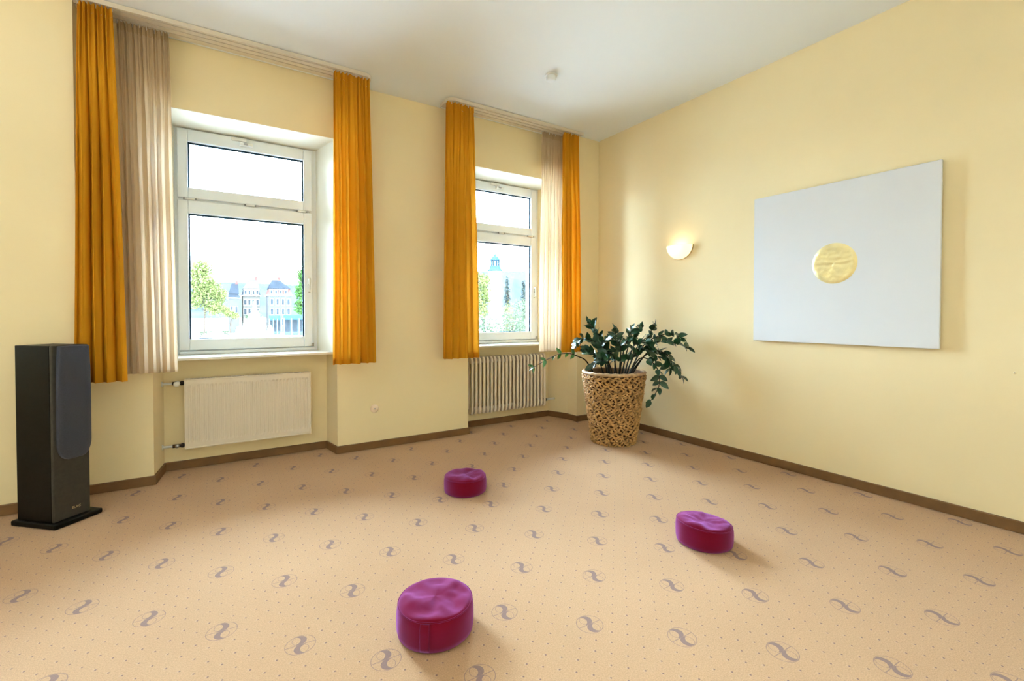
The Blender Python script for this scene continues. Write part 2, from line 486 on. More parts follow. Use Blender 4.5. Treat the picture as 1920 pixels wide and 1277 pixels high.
def make_window(n, x0, x1, hinge_side=-1):
    w = structure('window_%d' % n, ((x0+x1)/2, 4.955, ZS))
    inv = Matrix.Translation((-(x0+x1)/2, -4.955, -ZS))
    def B(mb, name, m, parent=w, bevel=0.0):
        o = mb.build(name, m, parent, bevel=bevel)
        o.data.transform(inv)
        return o
    gx0, gx1 = x0+0.1005, x1-0.120
    Z = dict(t1=2.809, t0=2.4095, l1=2.187, l0=1.0885)
    zf0, zf1 = 0.953, ZL
    # fixed outer frame and transom
    mb = MB(); ring_frame(mb, x0, x1, zf0-0.02, zf1, 0.062, 4.950, 5.035, 0.05, 0.080)
    mb.box(x0+0.062, x1-0.062, 4.950, 5.035, 2.260, 2.360)
    B(mb, 'window_frame', M['pvc'], bevel=0.004)
    # sashes
    mb = MB(); ring_frame(mb, x0+0.025, x1-0.0445, 2.320, ZL-0.016, 0.0755, 4.920, 5.000, ZL-0.016-Z['t1'], Z['t0']-2.320)
    su = B(mb, 'upper_sash', M['pvc'], bevel=0.006)
    mb = MB(); ring_frame(mb, x0+0.025, x1-0.0445, 0.990, 2.300, 0.0755, 4.920, 5.000, 2.300-Z['l1'], Z['l0']-0.990)
    sl = B(mb, 'lower_sash', M['pvc'], bevel=0.006)
    for par, z0, z1 in ((su, Z['t0'], Z['t1']), (sl, Z['l0'], Z['l1'])):
        mb = MB(); ring_frame(mb, gx0-0.004, gx1+0.004, z0-0.004, z1+0.004, 0.017, 4.949, 4.961, 0.019, 0.010)
        B(mb, 'gasket', M['gasket'], par)
        mb = MB(); mb.box(gx0-0.01, gx1+0.01, 4.963, 4.969, z0-0.01, z1+0.01)
        B(mb, 'pane', M['glass'], par)
    # hinges of the tilting upper sash
    for fx in (0.10, 0.50, 0.88):
        hx = x0 + (x1-x0)*fx
        mb = MB(); mb.tube([(hx-0.035, 4.913, 2.310), (hx+0.035, 4.913, 2.310)], 0.011, 10)
        h = B(mb, 'hinge', M['white_metal'], su)
        mb = MB()
        for s in (-1, 1): mb.tube([(hx+s*0.036, 4.913, 2.310), (hx+s*0.048, 4.913, 2.310)], 0.0095, 8)
        B(mb, 'hinge_pin', M['steel'], su)
    # scissor stay on top
    cx = x0 + (x1-x0)*0.46
    mb = MB(); mb.box(cx-0.10, cx+0.02, 4.900, 4.922, 2.880, 2.912)
    B(mb, 'vent_opener', M['white_metal'], su, 0.004)
    mb = MB(); mb.box(cx-0.035, cx+0.07, 4.890, 4.922, 2.842, 2.872)
    B(mb, 'opener_bracket', M['white_metal'], su, 0.004)
    mb = MB(); mb.box(cx-0.005, cx+0.03, 4.885, 4.893, 2.848, 2.866)
    B(mb, 'opener_catch', M['steel'], su)
    # handle on the closing stile
    hx = x1 - 0.077
    mb = MB(); mb.box(hx-0.014, hx+0.014, 4.908, 4.921, 1.590, 1.675)
    hd = B(mb, 'handle', M['white_metal'], sl, 0.004)
    mb = MB(); mb.tube([(hx, 4.911, 1.650), (hx, 4.880, 1.650)], 0.010, 10)
    mb.tube([(hx, 4.880, 1.657), (hx, 4.878, 1.62), (hx, 4.881, 1.54)], [0.011, 0.010, 0.008], 10)
    B(mb, 'handle_lever', M['white_metal'], sl)
    mb = MB(); mb.box(hx-0.011, hx+0.011, 4.905, 4.910, 1.592, 1.600); mb.box(hx-0.006, hx+0.012, 4.915, 4.922, 1.520, 1.528)
    B(mb, 'handle_screw', M['steel'], sl)
    # weather strip / rebate at the foot
    mb = MB(); mb.box(x0+0.03, x1-0.03, 4.915, 4.955, 0.955, 0.982)
    B(mb, 'drip_strip', M['pvc'], w, 0.003)
    mb = MB(); mb.box(x1-0.055, x1-0.035, 4.907, 4.920, 0.992, 1.022)
    B(mb, 'lower_hinge', M['steel'], sl, 0.003)
    # inner sill board, cut to the splayed reveals
    y_ = 4.55 if n < 3 else 4.45
    a0, a1 = rev(n-1, y_)
    mb = MB(); mb.prism([(a0+0.003, y_), (a1-0.003, y_), (x1-0.002, YW), (x1-0.002, 5.0), (x0+0.002, 5.0), (x0+0.002, YW)], ZS, 0.953)
    B(mb, 'window_sill', M['sill'], w, 0.003)
    # plaster lining of jambs and soffit, window glare put into its pale colour
    t = 0.003
    (lx, ly), (rx, ry) = REV[n-1]
    mb = MB(); mb.prism([(lx, ly+0.002), (lx+t, ly+0.002), (x0+t, YW+0.012), (x0, YW+0.012)], 0.953, ZL-t)
    B(mb, 'reveal', M['reveal'], w)
    mb = MB(); mb.prism([(rx-t, ry+0.002), (rx, ry+0.002), (x1, YW+0.012), (x1-t, YW+0.012)], 0.953, ZL-t)
    B(mb, 'reveal', M['reveal'], w)
    a0, a1 = rev(n-1, YP)
    mb = MB(); mb.prism([(a0, YP+0.002), (a1, YP+0.002), (x1, YW), (x1, YW+0.012), (x0, YW+0.012), (x0, YW)], ZL-t, ZL)
    B(mb, 'soffit', M['reveal'], w)
    # outside ledge
    mb = MB(); mb.box(x0, x1, 5.015, YF+0.04, ZS+0.003, 0.95)
    B(mb, 'outer_ledge', M['sill'], w)
    return w
for i, (x0, x1) in enumerate(WIN): make_window(i+1, x0, x1)
# light portals in the openings guide the daylight sampling
for i, (x0, x1) in enumerate(WIN):
    ld = bpy.data.lights.new('window_portal', 'AREA'); ld.shape = 'RECTANGLE'
    ld.size = x1-x0; ld.size_y = ZL-0.945
    ld.cycles.is_portal = True
    lo = bpy.data.objects.new('window_portal', ld); COL.objects.link(lo)
    lo.location = ((x0+x1)/2, 5.19, (ZL+0.945)/2); lo.rotation_euler = (R(-90), 0, 0)

# ------------------------------------------------------------------ curtain rails
def make_rail(x0, x1, label, round_left, round_right):
    t = thing('curtain_rail', label, 'curtain rail', ((x0+x1)/2, 4.3, CEIL))
    inv = Matrix.Translation((-(x0+x1)/2, -4.3, -CEIL))
    ya, yb, zb = 4.205, 4.430, 3.432
    rr = 0.075
    xa = x0 + (rr if round_left else 0); xb = x1 - (rr if round_right else 0)
    mb = MB()
    prof = [(ya+0.012, CEIL), (ya+0.012, zb)]
    for gy in (4.250, 4.310, 4.370):
        prof += [(gy-0.006, zb), (gy-0.006, zb+0.012), (gy+0.006, zb+0.012), (gy+0.006, zb)]
    prof += [(yb, zb), (yb, CEIL)]
    mb.prof_x(prof, xa, xb)
    o = mb.build('track_board', M['rail'], t); o.data.transform(inv)
    for gy in (4.250, 4.310, 4.370):
        mb = MB(); mb.box(xa+0.001, xb-0.001, gy-0.006, gy+0.006, zb+0.009, zb+0.0125)
        g = mb.build('track', M['groove'], t); g.data.transform(inv)
    # front trim strip, rounded back to the wall at its free end
    path = []
    if round_left:
        path += [(x0, yb)] + [(x0+rr-rr*math.cos(a), ya+rr-rr*math.sin(a)) for a in [k*PI/2/8 for k in range(9)]]
    else: path.append((x0, ya))
    if round_right:
        path += [(x1-rr+rr*math.sin(a), ya+rr-rr*math.cos(a)) for a in [k*PI/2/8 for k in range(9)]] + [(x1, yb)]
    else: path.append((x1, ya))
    mb = MB()
    n = len(path)
    P = [Vector((*p, 0)) for p in path]
    v = []
    for i in range(n):
        d = (P[min(i+1, n-1)]-P[max(i-1, 0)]).normalized()
        nn = Vector((-d.y, d.x, 0))
        q = P[i]+nn*0.012
        v += [(*P[i].xy, zb-0.008), (*P[i].xy, CEIL-0.004), (*q.xy, CEIL-0.004), (*q.xy, zb-0.008)]
    f = []
    for i in range(n-1):
        for k in range(4): f.append((i*4+k, i*4+(k+1) % 4, (i+1)*4+(k+1) % 4, (i+1)*4+k))
    f += [(0,1,2,3), tuple((n-1)*4+k for k in (3,2,1,0))]
    mb.add(v, f)
    o = mb.build('trim_strip', M['rail'], t); o.data.transform(inv)
    for flag, xx0, xx1 in ((round_left, x0+0.012, xa), (round_right, xb, x1-0.012)):
        if flag:
            mb = MB(); mb.box(min(xx0, xx1), max(xx0, xx1), ya+rr*0.55, yb, zb, CEIL)
            o = mb.build('end_piece', M['rail'], t); o.data.transform(inv)
    return t
make_rail(-0.818, 1.185, 'long cream three-track curtain rail above the window with the panel radiator', False, True)
make_rail(1.93, 3.668, 'cream three-track curtain rail above the window by the potted plant', True, False)

# ------------------------------------------------------------------ curtains
def make_curtain(name, label, group, cloth, xt, xb, y, ztop, zbot, folds, amp_t, amp_b, seed, hem=0.055, top_ruff=0.06, cat='curtain', tape=None, bulge=0.0):
    rnd = random.Random(seed)
    t = thing(name, label, cat, ((xb[0]+xb[1])/2, y, zbot), group=group)
    inv = Matrix.Translation((-(xb[0]+xb[1])/2, -y, -zbot))
    nc = folds*24
    # irregular fold widths
    wts = [rnd.uniform(0.6, 1.5) for _ in range(folds)]
    tot = sum(wts); acc = [0]
    for w_ in wts: acc.append(acc[-1]+w_/tot)
    ph = [rnd.uniform(-0.5, 0.5) for _ in range(folds+1)]
    am = [rnd.uniform(0.65, 1.15) for _ in range(folds)]
    def warp(s):
        for k in range(folds):
            if s <= acc[k+1] or k == folds-1:
                return k + (s-acc[k])/(acc[k+1]-acc[k]), k
    def pos(s, z):
        h = (ztop - z)/(ztop - zbot)               # 0 top .. 1 bottom
        w_ = min(1, h*2.2); w_ = w_*w_*(3-2*w_)
        e = h**0.8
        xl = xt[0]+(xb[0]-xt[0])*e; xr = xt[1]+(xb[1]-xt[1])*e
        q, k = warp(s)
        q2 = q + 0.10*math.sin(q*1.7+seed)*w_
        a = 2*PI*q2
        yt = amp_t*(0.7*math.sin(2*a+ph[k]) + 0.4*math.sin(3.1*a+seed))
        yb_ = amp_b*am[k]*(math.sin(a) + 0.22*math.sin(2*a+1.0+seed))
        yy = y + yt*(1-w_) + yb_*w_ + bulge*h
        xx = xl + (xr-xl)*(s*(1-w_) + w_*(q/folds*0.5+s*0.5)) + (0.30*(xr-xl)/folds)*w_*math.sin(2*a+0.6)*0.52
        yy += 0.006*math.sin(z*3.1+k*2.1+seed)*w_
        return (xx, yy, z)
    def sheet(z0, z1, rows, push=0.0, name_='cloth', m=None):
        mb = MB(); v = []; f = []
        for j in range(rows+1):
            z = z1 + (z0-z1)*j/rows
            for i in range(nc+1):
                p = pos(i/nc, z)
                zz = p[2]
                if name_ == 'hem': zz = p[2]
                v.append((p[0], p[1]-push, zz))
        k = nc+1
        for j in range(rows):
            for i in range(nc):
                f.append((j*k+i, j*k+i+1, (j+1)*k+i+1, (j+1)*k+i))
        mb.add(v, f, True)
        o = mb.build(name_, m, t)
        o.data.transform(inv)
        return o
    m = M[cloth]
    sheet(zbot, ztop-top_ruff, 30, 0, 'drape', m)
    sheet(ztop-top_ruff-0.002, ztop, 3, 0.004, 'heading', M[tape] if tape else m)
    sheet(zbot, zbot+hem, 3, 0.0035, 'hem', m)
    # little gliders carrying the heading
    for i in range(0, folds+1):
        p = pos(min(1, max(0, (i+0.02)/(folds+0.04))), ztop)
        mb = MB(); mb.tube([(p[0], p[1], ztop-0.02), (p[0], p[1], ztop+0.005)], 0.004, 6)
        o = mb.build('glider', M['white_metal'], t); o.data.transform(inv)
    return t
GA = 'amber curtains at the windows'
make_curtain('amber_curtain', 'amber curtain hanging behind the black speaker', GA, 'amber', (-0.785, -0.605), (-0.838, -0.548), 4.222, 3.416, 0.832, 4, 0.022, 0.044, 3)
make_curtain('amber_curtain', 'amber curtain on the pier side of the window with the panel radiator', GA, 'amber', (0.855, 1.166), (0.838, 1.205), 4.240, 3.416, 0.866, 5, 0.022, 0.055, 11)
make_curtain('amber_curtain', 'amber curtain on the pier side of the window with the ribbed radiator', GA, 'amber', (1.912, 2.215), (1.883, 2.273), 4.240, 3.416, 0.860, 5, 0.022, 0.055, 23)
make_curtain('amber_curtain', 'amber curtain beside the corner wall behind the potted plant', GA, 'amber', (3.390, 3.615), (3.378, 3.645), 4.240, 3.416, 0.862, 4, 0.022, 0.050, 37)
GS = 'beige sheers at the windows'
make_curtain('sheer_curtain', 'translucent beige sheer curtain next to the amber curtain behind the speaker', GS, 'sheer', (-0.600, -0.300), (-0.560, -0.262), 4.345, 3.410, 0.868, 7, 0.020, 0.030, 5, hem=0.02, tape='sheer_top', cat='sheer curtain')
make_curtain('sheer_curtain', 'translucent beige sheer curtain hanging beside the potted plant', GS, 'sheer', (3.165, 3.450), (3.130, 3.455), 4.345, 3.410, 0.872, 6, 0.020, 0.030, 9, hem=0.02, tape='sheer_top', cat='sheer curtain')

# ------------------------------------------------------------------ panel radiator
t = thing('panel_radiator', 'cream flat panel radiator under the wide window beside the speaker', 'radiator', (0.237, 4.70, 0))
inv = Matrix.Translation((-0.237, -4.70, 0))
def RB(mb, name, m, par=t, bevel=0.0):
    o = mb.build(name, m, par, bevel=bevel); o.data.transform(inv); return o
xa, xb, za, zb = -0.246, 0.722, 0.190, 0.767
mb = MB()
ring_frame(mb, xa, xb, za, zb, 0.012, 4.655, 4.675)
rp_ = RB(mb, 'edge_frame', M['radiator'], bevel=0.003)
mb = MB()
nr = 30; v = []; f = []
zs = [za+0.012, za+0.045, za+0.065, zb-0.065, zb-0.045, zb-0.012]
px_ = [xa+0.012]
pitch = (xb-xa-0.04)/nr
prof = [(xa+0.012, 0)]
for i in range(nr):
    x = xa+0.02+i*pitch
    prof += [(x+pitch*0.10, 0), (x+pitch*0.30, 1), (x+pitch*0.62, 1), (x+pitch*0.82, 0)]
prof.append((xb-0.012, 0))
for zi, z in enumerate(zs):
    d = 0.007 if zi in (2, 3) else 0.0
    for x, g in prof: v.append((x, 4.660 + g*d, z))
k = len(prof)
for j in range(len(zs)-1):
    for i in range(k-1): f.append((j*k+i, j*k+i+1, (j+1)*k+i+1, (j+1)*k+i))
mb.add(v, f)
RB(mb, 'front_panel', M['radiator'])
mb = MB(); mb.box(xa+0.004, xb-0.004, 4.676, 4.745, za+0.01, zb-0.018)
RB(mb, 'convector_body', M['radiator'])
mb = MB(); n_s = 48
for i in range(n_s):
    x = xa+0.02+(xb-xa-0.04)*i/(n_s-1)
    mb.box(x-0.0035, x+0.0035, 4.680, 4.742, zb-0.018, zb-0.004)
mb.box(xa, xb, 4.675, 4.680, zb-0.018, zb-0.001); mb.box(xa, xb, 4.742, 4.747, zb-0.018, zb-0.001)
RB(mb, 'top_grille', M['radiator'])
for x in (xa+0.15, xb-0.15):
    mb = MB(); mb.box(x-0.015, x+0.015, 4.745, YN, za+0.1, zb-0.1)
    RB(mb, 'wall_bracket', M['white_metal'])
for z, head in ((0.735, True), (0.218, False)):
    mb = MB(); mb.tube([(-0.402, 4.70, z), (-0.325, 4.70, z)], 0.0095, 10)
    RB(mb, 'pipe', M['white_metal'])
    mb = MB(); mb.tube([(-0.330, 4.70, z), (-0.246, 4.70, z)], [0.015, 0.013], 10); mb.tube([(-0.272, 4.70, z), (-0.252, 4.70, z)], 0.020, 6)
    vv = RB(mb, 'valve', M['dark_metal'])
    mb = MB()
    if head: mb.lathe([(0.0, -0.060), (0.017, -0.060), (0.022, -0.054), (0.022, -0.018), (0.015, -0.008), (0.0, -0.008)], (-0.295, 4.70, z), 20, axis='y')
    else: mb.lathe([(0.0, -0.028), (0.012, -0.028), (0.014, -0.024), (0.014, -0.006), (0.0, -0.006)], (-0.298, 4.70, z), 16, axis='y')
    o = mb.build('valve_head' if head else 'valve_cap', M['white_metal'] if head else M['steel'], vv); o.data.transform(inv)
    mb = MB(); mb.lathe([(0.0, -0.004), (0.020, -0.004), (0.020, 0.004), (0.0, 0.004)], (-0.396, 4.70, z), 14, axis='x')
    RB(mb, 'pipe_collar', M['white_metal'])

# ------------------------------------------------------------------ ribbed column radiator
nsec = 21; x_a, x_b = 2.402, 3.446; zc0, zc1 = 0.172, 0.812
t = thing('column_radiator', 'old ribbed column radiator under the window by the potted plant', 'radiator', ((x_a+x_b)/2, 4.70, 0))
mb = MB()
for yy in (-0.045, 0.045):
    pts = []
    for zz, r_ in ((zc0+0.035, 0.0), (zc0+0.035, 0.013),): pass
    mb.tube([(0, yy, zc0+0.040), (0, yy, zc1-0.040)], 0.0155, 10, caps=False)
# rounded heads joining the two columns
for z0, sgn in ((zc1-0.045, 1), (zc0+0.045, -1)):
    pts = [(0, -0.045, z0), (0, -0.043, z0+sgn*0.020), (0, -0.030, z0+sgn*0.037), (0, 0.0, z0+sgn*0.041), (0, 0.030, z0+sgn*0.037), (0, 0.043, z0+sgn*0.020), (0, 0.045, z0)]
    mb.tube(spline(pts, 16), 0.0155, 10, caps=False)
    mb.box(-0.012, 0.012, -0.040, 0.040, min(z0, z0+sgn*0.030), max(z0, z0+sgn*0.030))
sec = mb.mesh('section'); sec.materials.append(M['radiator_old'])
pit = (x_b-x_a-0.03)/(nsec-1)
for i in range(nsec):
    share(sec, 'section', t, Matrix.Translation((x_a+0.015+i*pit-(x_a+x_b)/2, 0, 0)))
inv = Matrix.Translation((-(x_a+x_b)/2, -4.70, 0))
mb = MB()
for z in (zc0+0.05, zc1-0.05): mb.tube([(x_a+0.01, 4.70, z), (x_b-0.01, 4.70, z)], 0.022, 12)
o = mb.build('connecting_hub', M['radiator_old'], t); o.data.transform(inv)
mb = MB(); mb.tube([(3.44, 4.69, 0.235), (3.475, 4.69, 0.235)], 0.021, 12)
o = mb.build('valve', M['dark_metal'], t); o.data.transform(inv)
mb = MB(); mb.tube([(3.475, 4.69, 0.235), (3.49, 4.69, 0.235)], 0.018, 8); mb.tube([(3.49, 4.69, 0.235), (3.620, 4.69, 0.235)], 0.013, 10)
o = mb.build('pipe', M['white_metal'], t); o.data.transform(inv)

# ------------------------------------------------------------------ floor-standing speaker
t = thing('floor_speaker', 'tall black floor speaker with rounded cloth grille in front of the amber curtain', 'speaker', (-0.856, 3.842, 0), R(46.5))
W_, D_, H0, H1 = 0.205, 0.285, 0.034, 1.112
mb = MB(); mb.box(-0.022, W_+0.045, -0.040, D_+0.022, 0.004, 0.034)
mb.build('plinth', M['speaker'], t, bevel=0.007, seg=3)
for x in (0.0, W_+0.02):
    for y in (-0.015, D_):
        mb = MB(); mb.lathe([(0, 0), (0.012, 0), (0.012, 0.006), (0, 0.006)], (x, y, 0), 12)
        mb.build('foot', M['dark_metal'], t)
mb = MB(); mb.box(0, W_, 0.018, D_, H0, H1)
mb.build('cabinet', M['speaker'], t, bevel=0.003)
mb = MB(); mb.box(0, W_, 0.0, 0.018, H0, H1)
bf = mb.build('baffle', M['baffle'], t, bevel=0.005)
# cloth grille: straight flanks drawn in at the head, chamfered foot
gx0, gx1, gz0, gz1 = 0.020, W_-0.004, 0.405, H1-0.004
def arc(cx, cz, rx, rz, a0, a1, n): return [(cx+rx*math.cos(R(a0+(a1-a0)*k/n)), cz+rz*math.sin(R(a0+(a1-a0)*k/n))) for k in range(n+1)]
out = arc(gx0+0.060, gz0+0.10, 0.060, 0.10, 180, 262, 8) + arc(gx1-0.060, gz0+0.10, 0.060, 0.10, 278, 360, 8)
out += [(gx1+0.001, gz0+0.36), (gx1-0.001, gz1-0.14), (gx1-0.008, gz1-0.004), (gx1-0.012, gz1), (gx0+0.014, gz1), (gx0+0.010, gz1-0.004), (gx0+0.002, gz1-0.14), (gx0-0.001, gz0+0.36)]
cxg = (gx0+gx1)/2; czg = (gz0+gz1)/2
mb = MB(); v = []; f = []
rings = [(1.0, 0.0), (1.0, -0.018), (0.985, -0.024), (0.94, -0.028), (0.6, -0.033), (0.0, -0.034)]
n = len(out)
for sc_, yy in rings:
    for x, z in out:
        zz = czg+(z-czg)*(1-(1-sc_)*0.32)
        v.append((cxg+(x-cxg)*sc_, yy, zz))
for j in range(len(rings)-1):
    for i in range(n):
        i2 = (i+1) % n
        f.append((j*n+i, j*n+i2, (j+1)*n+i2, (j+1)*n+i))
mb.add(v, f, True)
gr = mb.build('grille', M['grille'], t)
cv = bpy.data.curves.new('badge', 'FONT'); cv.body = 'ELAC'; cv.size = 0.021; cv.extrude = 0.0008; cv.align_x = 'CENTER'
cv.space_character = 1.05
tmp = bpy.data.objects.new('badge_text', cv); COL.objects.link(tmp)
bpy.context.view_layer.update()
me = bpy.data.meshes.new_from_object(tmp.evaluated_get(bpy.context.evaluated_depsgraph_get()))
bpy.data.objects.remove(tmp, do_unlink=True)
bd = bpy.data.objects.new('badge', me); COL.objects.link(bd); me.materials.append(M['badge'])
bd.parent = t; bd.location = (W_*0.60, -0.001, 0.083); bd.rotation_euler = (R(90), 0, 0)
tag(bd, 'small gold lettering on the speaker front')

# ------------------------------------------------------------------ meditation cushions
def make_cushion(label, loc, rad, h, seed, handle=None, tilt=(0, 0)):
    t = thing('meditation_cushion', label, 'cushion', loc, group='burgundy floor cushions')
    rnd = random.Random(seed)
    N = 72
    prof = [(0.0, 0.002), (0.55, 0.001), (0.82, 0.0), (0.905, 0.010), (0.965, 0.055), (0.992, 0.20), (1.0, 0.45), (0.998, 0.62), (0.985, 0.76), (0.955, 0.875), (0.925, 0.93),
            (0.87, 0.965), (0.78, 0.985), (0.66, 0.985), (0.52, 0.97), (0.36, 0.955), (0.2, 0.945), (0.0, 0.942)]
    mb = MB(); v = []; f = []
    top0 = 10
    for j, (r_, z) in enumerate(prof):
        for i in range(N):
            a = 2*PI*i/N
            rr = rad*r_
            x, y = rr*math.cos(a), rr*math.sin(a)
            zz = h*z
            wob = noise.noise(Vector((math.cos(a)*1.6+seed, math.sin(a)*1.6, z*1.5)))
            x *= 1+0.012*wob; y *= 1+0.012*wob
            if j >= top0:
                q = (j-top0)/(len(prof)-1-top0)
                zz += h*0.17*noise.noise(Vector((x*11+seed*3.1, y*11, 0.3)))*min(1, q*2+0.15)
                zz += h*0.07*noise.noise(Vector((x*26+seed, y*26, 1.3)))*min(1, q*2)
            zz += (x*tilt[0]+y*tilt[1])*z
            v.append((x, y, zz))
    for j in range(len(prof)-1):
        for i in range(N):
            i2 = (i+1) % N
            f.append((j*N+i, j*N+i2, (j+1)*N+i2, (j+1)*N+i))
    mb.add(v, f, True)
    mb.build('cover', M['cushion'], t)
    # piped seam around the upper rim
    pts = []
    for i in range(N+1):
        a = 2*PI*i/N
        wob = noise.noise(Vector((math.cos(a)*1.6+seed, math.sin(a)*1.6, 0.88*1.5)))
        x, y = rad*0.958*math.cos(a)*(1+0.012*wob), rad*0.958*math.sin(a)*(1+0.012*wob)
        pts.append((x, y, h*0.878+(x*tilt[0]+y*tilt[1])*0.88))
    mb = MB(); mb.tube(pts, 0.0026, 6, caps=False)
    mb.build('seam', M['cushion'], t)
    if handle is not None:
        mb = MB(); v = []; f = []
        for j in range(9):
            z = h*(0.10+0.76*j/8)
            for i in range(7):
                a = handle + (i-3)/3*0.115
                bul = 0.0045+0.002*math.sin(PI*j/8)
                kk = [1.0, 1.0, 1.0, 1.0, 1.0, 1.0, 1.0, 0.985, 0.965][j]
                rr = rad*(0.985 if j == 0 else 1.004)*kk + bul
                v.append((rr*math.cos(a), rr*math.sin(a), z))
        for j in range(8):
            for i in range(6): f.append((j*7+i, j*7+i+1, (j+1)*7+i+1, (j+1)*7+i))
        mb.add(v, f, True)
        o = mb.build('carry_strap', M['cushion'], t)
        md = o.modifiers.new('solid', 'SOLIDIFY'); md.thickness = 0.005; md.offset = -1
    return t
make_cushion('round burgundy floor cushion with a carrying strap facing out, alone in the carpet middle', (0.748, 1.775, 0), 0.158, 0.140, 4, handle=R(-128))
make_cushion('round burgundy floor cushion lying nearest the pier between the windows', (1.530, 3.062, 0), 0.157, 0.128, 9)
make_cushion('round burgundy floor cushion lying nearest the wall with the white canvas', (2.345, 1.640, 0), 0.156, 0.128, 15, tilt=(-0.10, 0.02))

# ------------------------------------------------------------------ canvas with gold disc
t = thing('wall_canvas', 'large blank white canvas with a round gold disc on the right wall', 'painting', (3.985, 1.6875, 1.076))
mb = MB(); mb.box(0.0, 0.022, -0.6255, 0.6255, 0.0, 1.238)
mb.build('canvas', M['canvas'], t, bevel=0.003)
for z in (0.08, 1.10):
    mb = MB(); mb.box(0.022, 0.036, -0.55, 0.55, z, z+0.04)
    mb.build('stretcher_bar', M['wood'], t)
mb = MB(); v = []; f = []; N = 64; RN = 14
for j in range(RN+1):
    q = j/RN
    for i in range(N):
        a = 2*PI*i/N
        rr = 0.155*(1-q)
        y, z = rr*math.cos(a), rr*math.sin(a)
        d = 0.006*min(1, q*8)
        d += 0.0035*noise.noise(Vector((y*34, z*34, 2.0)))*min(1, q*6) + 0.0016*math.sin(z*170+3*noise.noise(Vector((y*12, z*12, 5))))*min(1, q*6)*(0.4 if z < -0.01 else 1.0)
        v.append((-d-0.0005, y, z))
for j in range(RN):
    for i in range(N):
        i2 = (i+1) % N
        f.append((j*N+i, j*N+i2, (j+1)*N+i2, (j+1)*N+i))
mb.add(v, f, True)
mb.build('gold_disc', M['gold'], t, loc=(0, -0.005, 0.619))

# ------------------------------------------------------------------ wall sconce
t = thing('wall_sconce', 'lit half-bowl wall sconce on the right wall above the plant', 'wall lamp', (XR, 3.105, 1.872))
m_sh = bpy.data.materials.new('frosted_shade'); m_sh.use_nodes = True
nt = m_sh.node_tree; nt.nodes.remove(nt.nodes['Principled BSDF'])
d_ = nt.nodes.new('ShaderNodeBsdfTranslucent'); d_.inputs[0].default_value = (0.95, 0.86, 0.66, 1)
d2 = nt.nodes.new('ShaderNodeBsdfDiffuse'); d2.inputs[0].default_value = (0.9, 0.82, 0.62, 1)
e_ = nt.nodes.new('ShaderNodeEmission'); e_.inputs[0].default_value = (1.0, 0.90, 0.66, 1); e_.inputs[1].default_value = 0.42
mx = nt.nodes.new('ShaderNodeMixShader'); ad = nt.nodes.new('ShaderNodeAddShader')
nt.links.new(d2.outputs[0], mx.inputs[1]); nt.links.new(d_.outputs[0], mx.inputs[2]); mx.inputs[0].default_value = 0.5
nt.links.new(mx.outputs[0], ad.inputs[0]); nt.links.new(e_.outputs[0], ad.inputs[1])
nt.links.new(ad.outputs[0], nt.nodes['Material Output'].inputs['Surface'])
mb = MB(); v = []; f = []
A_, B_ = 26, 10
for inner in (0, 1):
    s_ = 1.0 if not inner else 0.965
    for j in range(B_+1):
        el = PI/2*j/B_                           # 0 = foot, pi/2 = rim
        for i in range(A_+1):
            a = PI*i/A_
            # half bowl: width 0.30, height 0.138, depth 0.115
            y = 0.150*s_*math.sin(el)*math.cos(a)
            x = -0.012-0.105*s_*math.sin(el)*math.sin(a)
            z = 0.138-0.138*s_*math.cos(el)
            v.append((x, y, z))
k = A_+1
for inner in (0, 1):
    o_ = inner*(B_+1)*k
    for j in range(B_):
        for i in range(A_): f.append((o_+j*k+i, o_+j*k+i+1, o_+(j+1)*k+i+1, o_+(j+1)*k+i))
o2 = (B_+1)*k
for i in range(A_): f.append((B_*k+i, B_*k+i+1, o2+B_*k+i+1, o2+B_*k+i))
mb.add(v, f, True)
mb.build('shade', m_sh, t)
mb = MB()
pl = [(0.150*math.sin(PI/2*q)*s, 0.138-0.138*math.cos(PI/2*q)) for q, s in [(j/10, -1) for j in range(10, -1, -1)] + [(j/10, 1) for j in range(1, 11)]]
n = len(pl)
v = [(-0.014, y, z) for y, z in pl]+[(0.0, y, z) for y, z in pl]
f = [tuple(range(n)), tuple(range(2*n-1, n-1, -1))]+[(i, n+i, n+(i+1) % n, (i+1) % n) for i in range(n)]
mb.add(v, f)
mb.build('back_plate', mat('sconce_rim', (0.55, 0.42, 0.16), 0.4, 0.4, noise_scale=20, noise_amt=0.05), t)
mb = MB(); mb.lathe([(0, -0.03), (0.012, -0.025), (0.018, 0.0), (0.012, 0.025), (0, 0.03)], (-0.055, 0, 0.085), 14, axis='y')
mb.build('bulb', mat('bulb_glass', (0.9, 0.85, 0.7), 0.3, noise_scale=5, noise_amt=0.01, emit=(1.0, 0.86, 0.62), emit_s=2.0), t)
ld = bpy.data.lights.new('sconce_light', 'POINT'); ld.energy = 0.45; ld.color = (1.0, 0.86, 0.62); ld.shadow_soft_size = 0.03
lo = bpy.data.objects.new('sconce_light', ld); COL.objects.link(lo); lo.location = (XR-0.075, 3.105, 1.872+0.125)

